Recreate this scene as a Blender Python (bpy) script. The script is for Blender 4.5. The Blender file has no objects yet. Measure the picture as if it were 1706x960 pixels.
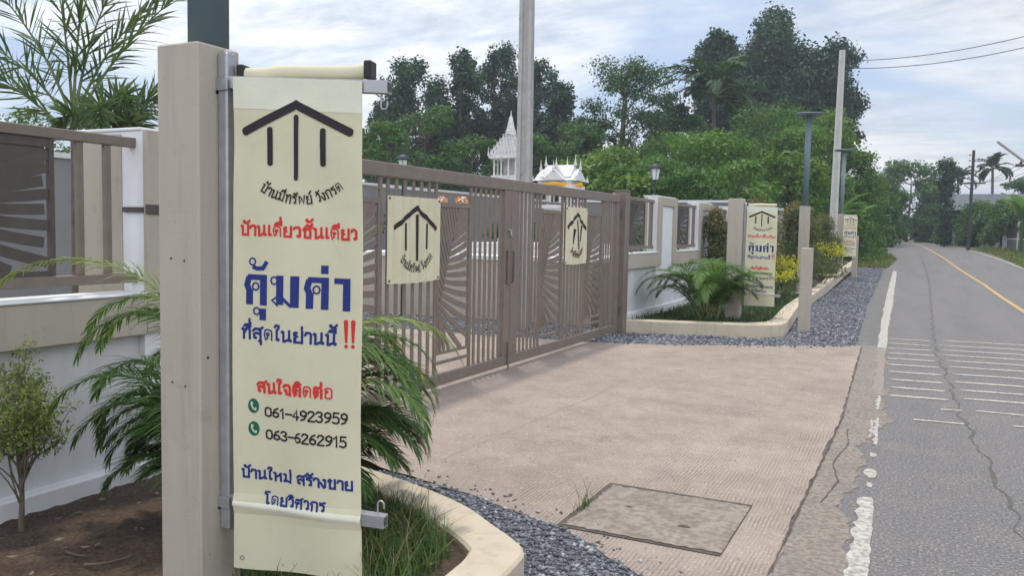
import bpy, math, random
import numpy as np
from math import sin, cos, pi, radians, sqrt, atan2, exp
from mathutils import Matrix, Vector, Euler

# ------------------------------------------------------------------ scene, camera, sky, sun, exposure
S = bpy.context.scene
COL = S.collection

def camera():
    yaw, pitch, roll = radians(26.024), radians(4.011), radians(1.1)
    f = Vector((-sin(yaw)*cos(pitch), cos(yaw)*cos(pitch), -sin(pitch)))
    r = Vector((cos(yaw), sin(yaw), 0)); u = r.cross(f)
    r2 = r*cos(roll)+u*sin(roll); u2 = -r*sin(roll)+u*cos(roll)
    cd = bpy.data.cameras.new('camera'); co = bpy.data.objects.new('camera', cd); COL.objects.link(co)
    m = Matrix((r2, u2, -f)).transposed().to_4x4(); m.translation = (0, 0, 1.5)
    co.matrix_world = m
    cd.sensor_width = 36; cd.sensor_fit = 'HORIZONTAL'; cd.lens = 1400/1706*36
    cd.clip_start = 0.05; cd.clip_end = 3000
    S.camera = co
camera()

SUN = Vector((-0.21, 0.25, 1.0)).normalized()
SUN_EL = math.asin(SUN.z); SUN_AZ = atan2(SUN.x, SUN.y)
ld = bpy.data.lights.new('sun', 'SUN'); lo = bpy.data.objects.new('sun', ld); COL.objects.link(lo)
ld.energy = 1.9; ld.angle = radians(5.0); ld.color = (1.0, 0.95, 0.86)
lo.rotation_euler = SUN.to_track_quat('Z', 'Y').to_euler(); lo.location = (-10, 12, 60)

S.view_settings.view_transform = 'Standard'; S.view_settings.look = 'None'
S.view_settings.gamma = 1; S.view_settings.use_curve_mapping = False
S.view_settings.exposure = 0.27
S.render.engine = 'CYCLES'
S.cycles.use_denoising = True
S.cycles.max_bounces = 6; S.cycles.diffuse_bounces = 3; S.cycles.transparent_max_bounces = 8
S.cycles.transmission_bounces = 3; S.cycles.volume_bounces = 0

class NT:
    """small helper to wire shader nodes"""
    def __init__(s, tree): s.t = tree; tree.nodes.clear()
    def n(s, typ, **k):
        nd = s.t.nodes.new(typ)
        for a, v in k.items():
            if a.startswith('i_'): continue
            setattr(nd, a, v)
        return nd
    def l(s, a, b): s.t.links.new(a, b)
    def noise(s, vec, scale, detail=4, rough=.55, dist=0):
        nd = s.n('ShaderNodeTexNoise'); s.l(vec, nd.inputs['Vector'])
        nd.inputs['Scale'].default_value = scale; nd.inputs['Detail'].default_value = detail
        nd.inputs['Roughness'].default_value = rough; nd.inputs['Distortion'].default_value = dist
        return nd.outputs['Fac']
    def ramp(s, fac, stops):
        nd = s.n('ShaderNodeValToRGB'); s.l(fac, nd.inputs[0]); e = nd.color_ramp.elements
        while len(e) < len(stops): e.new(.5)
        for q, (p, c) in zip(e, stops):
            q.position = p; q.color = (c, c, c, 1) if not isinstance(c, tuple) else (*c, 1)
        return nd.outputs[0]
    def mix(s, fac, a, b, blend='MIX'):
        nd = s.n('ShaderNodeMix', data_type='RGBA', blend_type=blend)
        for sock, v in ((nd.inputs[0], fac), (nd.inputs[6], a), (nd.inputs[7], b)):
            if isinstance(v, (int, float)): sock.default_value = v
            elif isinstance(v, tuple): sock.default_value = (*v, 1)
            else: s.l(v, sock)
        return nd.outputs[2]
    def math(s, op, a, b=0.0, clamp=False):
        nd = s.n('ShaderNodeMath', operation=op, use_clamp=clamp)
        for sock, v in ((nd.inputs[0], a), (nd.inputs[1], b)):
            if isinstance(v, (int, float)): sock.default_value = v
            else: s.l(v, sock)
        return nd.outputs[0]

def sky():
    w = bpy.data.worlds.new('World'); S.world = w; w.use_nodes = True
    g = NT(w.node_tree)
    out = g.n('ShaderNodeOutputWorld'); bg = g.n('ShaderNodeBackground'); g.l(bg.outputs[0], out.inputs[0])
    st = g.n('ShaderNodeTexSky', sky_type='NISHITA', sun_disc=False, sun_elevation=SUN_EL, sun_rotation=SUN_AZ % (2*pi))
    st.air_density = 1.0; st.dust_density = 2.0; st.ozone_density = 1.2
    tc = g.n('ShaderNodeTexCoord'); sep = g.n('ShaderNodeSeparateXYZ'); g.l(tc.outputs['Generated'], sep.inputs[0])
    # clouds on a flat layer high above: direction / height
    z = g.math('ADD', g.math('MAXIMUM', sep.outputs[2], 0.0), 0.16)
    cx = g.math('DIVIDE', sep.outputs[0], z); cy = g.math('DIVIDE', sep.outputs[1], z)
    cv = g.n('ShaderNodeCombineXYZ'); g.l(cx, cv.inputs[0]); g.l(cy, cv.inputs[1]); cv.inputs[2].default_value = 3.7
    v = cv.outputs[0]
    big = g.noise(v, 0.55, 8, .58, .5)
    mask = g.ramp(big, [(.39, 0.0), (.51, .70), (.61, 1.0)])
    sm = g.n('ShaderNodeMapping'); sm.inputs['Rotation'].default_value = (0, 0, .5); sm.inputs['Scale'].default_value = (1, 1.9, 1); g.l(v, sm.inputs[0]); v2 = sm.outputs[0]
    thick = g.noise(v2, 1.25, 9, .62, .6)
    shade = g.ramp(thick, [(.34, (4.3, 4.7, 5.4)), (.46, (5.9, 6.2, 6.8)), (.56, (7.6, 7.75, 7.9)), (.68, (9.2, 9.1, 8.9))])
    fine = g.noise(v2, 4.2, 8, .66, .5)
    shade = g.mix(.30, shade, g.ramp(fine, [(.36, (4.0, 4.4, 5.1)), (.60, (9.2, 9.1, 8.9))]))
    # thin high cloud lets the sun through: brighter towards the sun's side of the sky
    dot = g.n('ShaderNodeVectorMath', operation='DOT_PRODUCT'); g.l(tc.outputs['Generated'], dot.inputs[0])
    dot.inputs[1].default_value = Vector((-0.80, 0.50, 0.33)).normalized()
    gl = g.ramp(dot.outputs['Value'], [(.45, .78), (.80, .97), (1.0, 1.2)])
    shade = g.mix(1.0, shade, gl, 'MULTIPLY')
    # added fill light: cloud brightness boosted behind the camera to lift shaded faces
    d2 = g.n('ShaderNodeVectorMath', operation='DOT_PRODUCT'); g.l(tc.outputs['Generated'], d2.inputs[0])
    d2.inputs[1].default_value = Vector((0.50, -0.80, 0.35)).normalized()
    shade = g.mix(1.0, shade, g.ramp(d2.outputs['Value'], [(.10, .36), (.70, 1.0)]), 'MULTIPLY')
    shade = g.mix(1.0, shade, (2.75, 2.75, 2.75), 'MULTIPLY')
    sk = g.mix(.5, st.outputs[0], (3.7, 4.7, 6.5))
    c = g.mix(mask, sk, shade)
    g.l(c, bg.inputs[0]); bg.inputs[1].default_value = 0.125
sky()

# ------------------------------------------------------------------ materials
MATS = {}
def mat(name, c1, c2=None, scale=6, rough=.75, bump=0, bscale=60, metal=0, fine=None, spec=.3, detail=5, lo=.35, hi=.65, coat=0):
    if name in MATS: return MATS[name]
    m = bpy.data.materials.new(name); m.use_nodes = True; g = NT(m.node_tree)
    out = g.n('ShaderNodeOutputMaterial'); b = g.n('ShaderNodeBsdfPrincipled'); g.l(b.outputs[0], out.inputs[0])
    tc = g.n('ShaderNodeTexCoord'); v = tc.outputs['Object']
    c2 = c2 or tuple(x*.8 for x in c1)
    col = g.mix(g.ramp(g.noise(v, scale, detail, .6), [(lo, 0.0), (hi, 1.0)]), c1, c2)
    if fine:
        col = g.mix(g.ramp(g.noise(v, fine[0], 3, .6), [(.42, 0.0), (.60, fine[2])]), col, fine[1])
    g.l(col, b.inputs['Base Color'])
    b.inputs['Roughness'].default_value = rough; b.inputs['Metallic'].default_value = metal
    b.inputs['Specular IOR Level'].default_value = spec
    if bump:
        bp = g.n('ShaderNodeBump'); bp.inputs['Strength'].default_value = bump; bp.inputs['Distance'].default_value = .01
        g.l(g.noise(v, bscale, 4, .6), bp.inputs['Height']); g.l(bp.outputs[0], b.inputs['Normal'])
    MATS[name] = m; return m

def leafmat(name, dark, light, trans=.35, rough=.55, tint=None):
    if name in MATS: return MATS[name]
    m = bpy.data.materials.new(name); m.use_nodes = True; g = NT(m.node_tree)
    out = g.n('ShaderNodeOutputMaterial'); geo = g.n('ShaderNodeNewGeometry')
    tc = g.n('ShaderNodeTexCoord')
    r = geo.outputs['Random Per Island']
    col = g.mix(r, dark, light)
    n = g.noise(tc.outputs['Object'], 0.9, 2, .5)
    col = g.mix(g.ramp(n, [(.4, 0.0), (.65, .45)]), col, tuple(a*1.15 for a in light))
    b = g.n('ShaderNodeBsdfPrincipled'); g.l(col, b.inputs['Base Color'])
    b.inputs['Roughness'].default_value = rough; b.inputs['Specular IOR Level'].default_value = .3
    t = g.n('ShaderNodeBsdfTranslucent'); g.l(g.mix(1.0, col, (1.0, 1.1, .5), 'MULTIPLY'), t.inputs[0])
    mx = g.n('ShaderNodeMixShader'); mx.inputs[0].default_value = trans
    g.l(b.outputs[0], mx.inputs[1]); g.l(t.outputs[0], mx.inputs[2]); g.l(mx.outputs[0], out.inputs[0])
    MATS[name] = m; return m

def paintmat(name, c1, c2, dirt, amt=.35):
    m = bpy.data.materials.new(name); m.use_nodes = True; g = NT(m.node_tree)
    out = g.n('ShaderNodeOutputMaterial'); b = g.n('ShaderNodeBsdfPrincipled'); g.l(b.outputs[0], out.inputs[0])
    tc = g.n('ShaderNodeTexCoord'); v = tc.outputs['Object']
    mp = g.n('ShaderNodeMapping'); mp.inputs['Scale'].default_value = (9, 9, .7); g.l(v, mp.inputs[0])
    col = g.mix(g.ramp(g.noise(v, 2.2, 6, .62), [(.35, 0.0), (.65, 1.0)]), c1, c2)
    col = g.mix(g.math('MULTIPLY', g.ramp(g.noise(mp.outputs[0], 1.3, 5, .65), [(.52, 0.0), (.74, 1.0)]), amt), col, dirt)
    col = g.mix(g.ramp(g.noise(v, 7, 6, .7), [(.58, 0.0), (.72, amt)]), col, dirt)
    col = g.mix(g.ramp(g.noise(v, 42, 3, .7), [(.68, 0.0), (.74, amt*1.2)]), col, tuple(a*.8 for a in dirt))
    g.l(col, b.inputs['Base Color']); b.inputs['Roughness'].default_value = .82; b.inputs['Specular IOR Level'].default_value = .25
    bp = g.n('ShaderNodeBump'); bp.inputs['Strength'].default_value = .28; bp.inputs['Distance'].default_value = .006
    g.l(g.math('ADD', g.noise(v, 110, 4, .65), g.math('MULTIPLY', g.noise(v, 9, 3, .5), 1.2)), bp.inputs['Height']); g.l(bp.outputs[0], b.inputs['Normal']); return m
M_beige = paintmat('beige paint', (.455, .405, .338), (.415, .37, .31), (.31, .27, .222), .55)
M_curb = paintmat('curb paint', (.56, .485, .375), (.49, .42, .325), (.33, .27, .205), .45)
M_white = paintmat('white wall paint', (.62, .63, .635), (.56, .57, .575), (.46, .45, .43), .35)
M_bright = mat('white reveal paint', (.74, .75, .77), (.68, .69, .70), 4, .75, .08, 80)
M_brown = mat('brown steel paint', (.205, .163, .133), (.172, .137, .113), 9, .45, .03, 120, spec=.4)
M_dark = mat('dark steel', (.098, .084, .075), (.08, .069, .061), 9, .5, .03, 100)
M_galv = mat('galvanised steel', (.42, .43, .45), (.34, .35, .37), 18, .42, .05, 120, metal=.55, spec=.5)
M_lamp = mat('grey blue pole paint', (.135, .185, .215), (.115, .16, .19), 5, .5, .02, 60)
M_greenpole = mat('green grey pole paint', (.19, .25, .25), (.165, .22, .22), 5, .5)
M_black = mat('black plastic', (.022, .022, .025), (.015, .015, .017), 10, .45)
M_conc = mat('pole concrete', (.43, .42, .40), (.35, .345, .335), 5, .85, .2, 70, fine=(30, (.28, .275, .27), .3))
M_concw = mat('pale pole concrete', (.56, .55, .52), (.47, .465, .44), 3, .85, .15, 60)
M_shrine = mat('white shrine plaster', (.68, .675, .665), (.54, .535, .53), 14, .6, .3, 60)
M_yellow = mat('yellow cloth', (.80, .42, .03), (.68, .34, .02), 30, .8, .3, 80)
M_trunk = mat('bark', (.16, .13, .10), (.10, .08, .06), 8, .9, .5, 30)
M_twig = mat('twig bark', (.17, .145, .10), (.11, .09, .065), 12, .9)
M_soil = mat('garden soil', (.075, .050, .036), (.045, .031, .024), 9, .95, .9, 40, fine=(60, (.12, .085, .06), .6))
M_gravelbase = mat('gravel base', (.085, .09, .105), (.055, .058, .07), 40, .9, .9, 45, fine=(70, (.19, .20, .225), .8))
M_ground = mat('dry verge', (.13, .12, .075), (.085, .10, .045), 1.2, .95, .6, 12, fine=(9, (.17, .14, .10), .6))
M_paint = mat('white road paint', (.52, .50, .455), (.43, .41, .37), 14, .85, .05, 120, fine=(30, (.24, .22, .20), .8))
M_paintthin = mat('thin road paint', (.50, .475, .43), (.40, .375, .34), 16, .8, .15, 120, fine=(26, (.24, .215, .19), .8))
M_faded = mat('faded road paint', (.30, .26, .225), (.25, .215, .185), 12, .9, .1, 90, fine=(18, (.235, .20, .17), .8))
M_yelpaint = mat('yellow road paint', (.56, .36, .13), (.47, .31, .13), 10, .8, .1, 90, fine=(30, (.3, .23, .14), .5))
M_crack = mat('crack sealant', (.085, .082, .077), (.125, .118, .11), 12, .9)
M_joint = mat('dirty joint', (.075, .06, .05), (.12, .10, .085), 12, .95)
M_grey = mat('grey render', (.21, .215, .22), (.17, .175, .18), 1.5, .9)
M_tile = mat('yard paving', (.27, .245, .22), (.23, .21, .19), 1.2, .85, .1, 30)
M_roof = mat('metal roof', (.10, .112, .12), (.08, .09, .098), 2, .5)
M_red = mat('red lettering', (.62, .035, .03), (.55, .03, .027), 60, .7)
M_blue = mat('blue lettering', (.018, .035, .20), (.015, .028, .16), 60, .7)
M_ink = mat('black lettering', (.020, .017, .022), (.028, .023, .026), 60, .7)
M_green = mat('green phone badge', (.012, .13, .075), (.010, .11, .065), 60, .7)
M_glass = mat('lamp glass', (.62, .66, .66), (.55, .6, .6), 5, .15, spec=.6)
M_lantern = mat('lantern green black', (.03, .045, .045), (.022, .033, .034), 8, .5)
M_orange = mat('orange flowers', (.75, .22, .02), (.85, .45, .10), 40, .8)
M_pink = mat('pale flowers', (.80, .62, .60), (.78, .72, .7), 40, .8)

def clothmat():
    m = bpy.data.materials.new('cream banner cloth'); m.use_nodes = True; g = NT(m.node_tree)
    out = g.n('ShaderNodeOutputMaterial'); tc = g.n('ShaderNodeTexCoord'); v = tc.outputs['Object']
    col = g.mix(g.ramp(g.noise(v, 3, 4, .6), [(.35, 0.0), (.7, 1.0)]), (.80, .765, .575), (.745, .71, .53))
    col = g.mix(g.ramp(g.noise(v, 24, 5, .65), [(.55, 0.0), (.75, .25)]), col, (.63, .59, .45))
    d = g.n('ShaderNodeBsdfPrincipled'); g.l(col, d.inputs['Base Color']); d.inputs['Roughness'].default_value = .8
    d.inputs['Specular IOR Level'].default_value = .15
    bp = g.n('ShaderNodeBump'); bp.inputs['Strength'].default_value = .12; bp.inputs['Distance'].default_value = .004
    g.l(g.noise(v, 35, 4, .6), bp.inputs['Height']); g.l(bp.outputs[0], d.inputs['Normal'])
    t = g.n('ShaderNodeBsdfTranslucent'); g.l(col, t.inputs[0])
    mx = g.n('ShaderNodeMixShader'); mx.inputs[0].default_value = .30
    g.l(d.outputs[0], mx.inputs[1]); g.l(t.outputs[0], mx.inputs[2]); g.l(mx.outputs[0], out.inputs[0]); return m
M_cloth = clothmat()

def asphalt():
    m = bpy.data.materials.new('asphalt'); m.use_nodes = True; g = NT(m.node_tree)
    out = g.n('ShaderNodeOutputMaterial'); b = g.n('ShaderNodeBsdfPrincipled'); g.l(b.outputs[0], out.inputs[0])
    tc = g.n('ShaderNodeTexCoord'); v = tc.outputs['Object']
    mp = g.n('ShaderNodeMapping'); mp.inputs['Scale'].default_value = (1.2, .12, 1); g.l(v, mp.inputs[0])
    col = g.mix(g.ramp(g.noise(mp.outputs[0], 1.6, 4, .6), [(.35, 0.0), (.65, 1.0)]), (.158, .150, .147), (.130, .126, .128))
    col = g.mix(g.ramp(g.noise(v, 2.4, 5, .65), [(.5, 0.0), (.72, .6)]), col, (.215, .185, .165))
    sp = g.noise(v, 62, 4, .75)
    col = g.mix(g.ramp(sp, [(.535, 0.0), (.63, .85)]), col, (.38, .355, .34))
    col = g.mix(g.ramp(sp, [(.36, .85), (.45, 0.0)]), col, (.052, .051, .056))
    g.l(col, b.inputs['Base Color']); b.inputs['Roughness'].default_value = .82; b.inputs['Specular IOR Level'].default_value = .25
    bp = g.n('ShaderNodeBump'); bp.inputs['Strength'].default_value = .5; bp.inputs['Distance'].default_value = .006
    g.l(sp, bp.inputs['Height']); g.l(bp.outputs[0], b.inputs['Normal']); return m
M_asph = asphalt()

def drivemat():
    m = bpy.data.materials.new('tined concrete'); m.use_nodes = True; g = NT(m.node_tree)
    out = g.n('ShaderNodeOutputMaterial'); b = g.n('ShaderNodeBsdfPrincipled'); g.l(b.outputs[0], out.inputs[0])
    tc = g.n('ShaderNodeTexCoord'); v = tc.outputs['Object']
    sep = g.n('ShaderNodeSeparateXYZ'); g.l(v, sep.inputs[0])
    # hand-raked grooves along the road, wandering and dying out near the gate
    mp = g.n('ShaderNodeMapping'); mp.inputs['Scale'].default_value = (1, .22, 1); g.l(v, mp.inputs[0])
    wob = g.noise(mp.outputs[0], 1.5, 3, .5)
    wob2 = g.noise(v, 5, 2, .5)
    ph = g.math('ADD', sep.outputs[0], g.math('ADD', g.math('MULTIPLY', wob, .16), g.math('MULTIPLY', wob2, .020)))
    wv = g.math('SINE', g.math('MULTIPLY', ph, 2*pi/.021))
    grain = g.noise(v, 55, 4, .7)
    patch = g.ramp(g.noise(v, 1.1, 3, .55), [(.36, .45), (.55, 1.0)])
    xr = g.math('MULTIPLY', g.math('ADD', sep.outputs[0], 3.0), 1.1, True)
    amt = g.math('MULTIPLY', patch, xr)
    groove = g.math('MULTIPLY', g.ramp(g.math('MULTIPLY', g.math('ADD', wv, 1.0), .5), [(.10, 1.0), (.42, 0.0)]), amt)
    groove = g.math('MULTIPLY', groove, g.ramp(grain, [(.40, .1), (.58, 1.0)]))
    groove = g.math('MULTIPLY', groove, g.ramp(g.noise(v, 6.5, 4, .65), [(.38, .15), (.56, 1.0)]))
    col = g.mix(g.ramp(g.noise(v, .8, 5, .6), [(.35, 0.0), (.65, 1.0)]), (.355, .292, .246), (.29, .24, .205))
    col = g.mix(g.ramp(g.noise(v, 2.7, 5, .6), [(.47, 0.0), (.70, .7)]), col, (.235, .198, .172))
    col = g.mix(g.ramp(grain, [(.55, 0.0), (.66, .6)]), col, (.55, .475, .42))
    col = g.mix(g.ramp(g.noise(v, 38, 4, .75), [(.60, 0.0), (.68, .75)]), col, (.19, .145, .12))
    col = g.mix(g.math('MULTIPLY', groove, .50), col, (.20, .155, .13))
    chip = g.n('ShaderNodeTexVoronoi'); chip.inputs['Scale'].default_value = 26; g.l(v, chip.inputs['Vector'])
    col = g.mix(g.math('MULTIPLY', g.ramp(chip.outputs['Distance'], [(.10, 1.0), (.22, 0.0)]), g.ramp(g.noise(v, 3.2, 3, .6), [(.46, 0.0), (.62, .75)])), col, (.155, .122, .103))
    tr = g.n('ShaderNodeMapping'); tr.inputs['Scale'].default_value = (.30, 2.2, 1); tr.inputs['Rotation'].default_value = (0, 0, .25); g.l(v, tr.inputs[0])
    col = g.mix(g.ramp(g.noise(tr.outputs[0], 1.1, 5, .65), [(.50, 0.0), (.75, .22)]), col, (.44, .385, .345))
    g.l(col, b.inputs['Base Color']); b.inputs['Roughness'].default_value = .88; b.inputs['Specular IOR Level'].default_value = .2
    bp = g.n('ShaderNodeBump'); bp.inputs['Strength'].default_value = .7; bp.inputs['Distance'].default_value = .008
    h = g.math('SUBTRACT', g.math('MULTIPLY', grain, .35), groove)
    g.l(h, bp.inputs['Height']); g.l(bp.outputs[0], b.inputs['Normal']); return m
M_drive = drivemat()

def stonemat():
    m = bpy.data.materials.new('gravel stones'); m.use_nodes = True; g = NT(m.node_tree)
    out = g.n('ShaderNodeOutputMaterial'); b = g.n('ShaderNodeBsdfPrincipled'); g.l(b.outputs[0], out.inputs[0])
    geo = g.n('ShaderNodeNewGeometry')
    g.l(g.ramp(geo.outputs['Random Per Island'], [(0.0, (.065, .07, .085)), (.55, (.145, .155, .18)), (.9, (.25, .26, .285)), (1.0, (.42, .42, .42))]), b.inputs['Base Color'])
    b.inputs['Roughness'].default_value = .8; return m
M_stone = stonemat()

L_dark = leafmat('dark evergreen leaves', (.020, .050, .030), (.052, .098, .046), .28)
L_tall = leafmat('deep green leaves', (.017, .046, .026), (.044, .086, .038), .25)
L_grey = leafmat('dull green leaves', (.030, .072, .036), (.080, .145, .062), .3)
L_mid = leafmat('mid green leaves', (.038, .092, .030), (.10, .185, .055), .35)
L_mound = leafmat('bright creeper leaves', (.048, .118, .026), (.145, .255, .055), .38)
L_right = leafmat('roadside leaves', (.036, .090, .026), (.105, .19, .048), .35)
L_moundb = leafmat('fine creeper leaves', (.036, .098, .027), (.11, .21, .05), .36)
L_moundc = leafmat('yellow green creeper leaves', (.060, .125, .022), (.165, .265, .055), .38)
L_palm = leafmat('palm leaflets', (.050, .115, .038), (.16, .26, .075), .4, .6)
L_palmd = leafmat('coconut leaflets', (.025, .055, .03), (.06, .10, .05), .3, .75)
L_fox = leafmat('foxtail leaflets', (.055, .095, .055), (.13, .18, .09), .4, .6)
L_shrub = leafmat('olive shrub leaves', (.065, .095, .040), (.15, .18, .075), .35)
L_red = leafmat('bronze new leaves', (.19, .115, .06), (.30, .20, .10), .35)
L_yel = leafmat('golden leaves', (.38, .36, .03), (.60, .56, .06), .35)
L_lime = leafmat('lime shrub leaves', (.13, .19, .05), (.28, .34, .10), .4)
L_grass = leafmat('grass blades', (.040, .085, .024), (.11, .175, .05), .3)
L_straw = leafmat('dry grass', (.20, .16, .08), (.33, .27, .14), .3)
L_banana = leafmat('banana leaves', (.08, .17, .05), (.14, .25, .08), .4, .4)

# ------------------------------------------------------------------ mesh helpers
class MB:
    def __init__(s): s.v = []; s.f = []
    def add(s, vs, fs):
        o = len(s.v); s.v.extend([tuple(p) for p in vs]); s.f.extend([tuple(i+o for i in f) for f in fs]); return s
    def box(s, x0, x1, y0, y1, z0, z1, bev=0.0):
        if x0 > x1: x0, x1 = x1, x0
        if y0 > y1: y0, y1 = y1, y0
        b = min(bev, (x1-x0)*.4, (y1-y0)*.4, (z1-z0)*.4)
        if b <= 0:
            vs = [(x, y, z) for z in (z0, z1) for x, y in ((x0, y0), (x1, y0), (x1, y1), (x0, y1))]
            return s.add(vs, [(3, 2, 1, 0), (4, 5, 6, 7), (0, 1, 5, 4), (1, 2, 6, 5), (2, 3, 7, 6), (3, 0, 4, 7)])
        def ring(xa, xb, ya, yb, z, c):
            return [(xa+c, ya, z), (xb-c, ya, z), (xb, ya+c, z), (xb, yb-c, z), (xb-c, yb, z), (xa+c, yb, z), (xa, yb-c, z), (xa, ya+c, z)]
        vs = ring(x0+b, x1-b, y0+b, y1-b, z0, 0.3*b)+ring(x0, x1, y0, y1, z0+b, b)+ring(x0, x1, y0, y1, z1-b, b)+ring(x0+b, x1-b, y0+b, y1-b, z1, .3*b)
        fs = [tuple(range(7, -1, -1)), tuple(range(24, 32))]
        for k in range(3):
            for i in range(8):
                j = (i+1) % 8; fs.append((k*8+i, k*8+j, k*8+8+j, k*8+8+i))
        return s.add(vs, fs)
    def tube(s, pts, r, n=8, cap=True):
        pts = [Vector(p) for p in pts]; rs = r if isinstance(r, (list, tuple)) else [r]*len(pts)
        vs = []; up = None
        for i, p in enumerate(pts):
            t = (pts[min(i+1, len(pts)-1)]-pts[max(i-1, 0)]).normalized()
            if up is None: up = Vector((1, 0, 0)) if abs(t.x) < .8 else Vector((0, 1, 0))
            a = (up-t*up.dot(t)).normalized(); b = t.cross(a); up = a
            for k in range(n):
                q = 2*pi*k/n; vs.append(p+(a*cos(q)+b*sin(q))*rs[i])
        fs = []
        for i in range(len(pts)-1):
            for k in range(n):
                j = (k+1) % n; fs.append((i*n+k, i*n+j, i*n+n+j, i*n+n+k))
        if cap: fs += [tuple(range(n-1, -1, -1)), tuple(range((len(pts)-1)*n, len(pts)*n))]
        return s.add(vs, fs)
    def lathe(s, prof, n=16, c=(0, 0, 0), rot=0, sq=False):
        vs = []
        for r, z in prof:
            for k in range(n):
                q = 2*pi*k/n+rot; vs.append((c[0]+r*cos(q), c[1]+r*sin(q), c[2]+z))
        fs = []
        for i in range(len(prof)-1):
            for k in range(n):
                j = (k+1) % n; fs.append((i*n+k, i*n+j, i*n+n+j, i*n+n+k))
        fs += [tuple(range(n-1, -1, -1)), tuple(range((len(prof)-1)*n, len(prof)*n))]
        return s.add(vs, fs)
    def prism(s, poly, z0, z1):
        n = len(poly); vs = [(x, y, z0) for x, y in poly]+[(x, y, z1) for x, y in poly]
        fs = [tuple(range(n-1, -1, -1)), tuple(range(n, 2*n))]+[(i, (i+1) % n, n+(i+1) % n, n+i) for i in range(n)]
        return s.add(vs, fs)
    def obj(s, name, m, parent=None, o=(0, 0, 0), smooth=False, rot=0):
        me = bpy.data.meshes.new(name)
        c, sn = cos(-rot), sin(-rot)
        vs = [(x-o[0], y-o[1], z-o[2]) for x, y, z in s.v]
        if rot: vs = [(x*c-y*sn, x*sn+y*c, z) for x, y, z in vs]
        me.from_pydata(vs, [], s.f); me.update()
        if smooth: me.shade_smooth()
        return link(name, me, m, parent, o if parent is None else (0, 0, 0), rot if parent is None else 0)

def link(name, me, m, parent=None, loc=(0, 0, 0), rot=0):
    ob = bpy.data.objects.new(name, me)
    if m: me.materials.append(m)
    COL.objects.link(ob)
    if parent: ob.parent = parent
    else: ob.location = loc; ob.rotation_euler.z = rot
    return ob

def quadmesh(name, V, n, m, parent=None, loc=(0, 0, 0), smooth=False):
    """V: (faces*n, 3) array, every n vertices one face"""
    V = np.asarray(V, dtype=np.float32).reshape(-1, 3); k = len(V)//n
    me = bpy.data.meshes.new(name)
    me.vertices.add(len(V)); me.vertices.foreach_set('co', V.ravel())
    me.loops.add(k*n); me.loops.foreach_set('vertex_index', np.arange(k*n, dtype=np.int32))
    me.polygons.add(k); me.polygons.foreach_set('loop_start', np.arange(0, k*n, n, dtype=np.int32))
    me.update(calc_edges=True); me.validate()
    return link(name, me, m, parent, loc)

def idxmesh(name, V, F, m, parent=None, loc=(0, 0, 0), smooth=False):
    V = np.asarray(V, dtype=np.float32); F = np.asarray(F, dtype=np.int32); n = F.shape[1]; k = len(F)
    me = bpy.data.meshes.new(name)
    me.vertices.add(len(V)); me.vertices.foreach_set('co', V.ravel())
    me.loops.add(k*n); me.loops.foreach_set('vertex_index', F.ravel())
    me.polygons.add(k); me.polygons.foreach_set('loop_start', np.arange(0, k*n, n, dtype=np.int32))
    me.update(calc_edges=True)
    if smooth: me.shade_smooth()
    return link(name, me, m, parent, loc)

def thing(name, label, cat, loc=(0, 0, 0), rot=0, group=None):
    o = bpy.data.objects.new(name, None); COL.objects.link(o); o.empty_display_size = .2
    o.location = loc; o.rotation_euler.z = rot; return tag(o, label, cat, group)
def tag(o, label, cat, group=None):
    o['label'] = label; o['category'] = cat
    if group: o['group'] = group
    return o
def kind(o, k): o['kind'] = k; return o
def copy_tree(o, parent=None):
    c = o.copy(); COL.objects.link(c); c.parent = parent
    for ch in [x for x in o.children]: copy_tree(ch, c)
    return c

# ------------------------------------------------------------------ terrain: level by the gate, rising gently far down the road
def zt(Y): return 0.0 if Y < 22 else 1.0*(1-exp(-((Y-22)/35)**2))
def lerp(tab, y):
    if y <= tab[0][0]: return tab[0][1]
    for (a, b), (c, d) in zip(tab, tab[1:]):
        if y <= c: return b+(d-b)*(y-a)/(c-a)
    (a, b), (c, d) = tab[-2:]; return d+(d-b)*(y-c)/(c-a)
ROAD_L = [(-6, .35), (0, .0), (4, -.20), (8, -.30), (12.3, -.47), (14.7, -.55), (20, -.70), (35, -1.0), (45, -1.2), (52, -1.55), (60, -2.1), (70, -2.9), (82, -4.1), (100, -6.6), (130, -13)]
ROAD_Y = [(-6, 2.75), (0, 2.35), (8, 2.1), (20, 1.92), (30, 1.75), (38.5, 1.37), (47.4, 1.0), (59, .38), (69, -.17), (82, -1.2), (100, -3.3), (130, -9)]
ROAD_R = [(-6, 5.2), (0, 4.85), (8, 4.6), (20, 4.4), (30, 4.15), (42, 3.8), (46, 3.65), (51, 3.4), (56, 3.05), (65, 2.3), (72, 1.5), (82, .6), (100, -1.2), (130, -6)]
def strip(name, yl, xl, xr, dz, m, k='structure', jl=0, jr=0, seed=0, parent=None):
    rnd = random.Random(seed); V = []; F = []
    for i, y in enumerate(yl):
        a = xl(y) if callable(xl) else xl; b = xr(y) if callable(xr) else xr
        a += rnd.uniform(-jl, jl); b += rnd.uniform(-jr, jr); n = 4
        for q in range(n+1): V.append((a+(b-a)*q/n, y, zt(y)+dz))
        if i: F += [((i-1)*(n+1)+q, (i-1)*(n+1)+q+1, i*(n+1)+q+1, i*(n+1)+q) for q in range(n)]
    mb = MB(); mb.add(V, F); o = mb.obj(name, m, parent)
    if k: kind(o, k)
    return o
def ys(a, b, st):
    n = max(1, int(math.ceil((b-a)/st))); return [a+(b-a)*i/n for i in range(n+1)]

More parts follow.
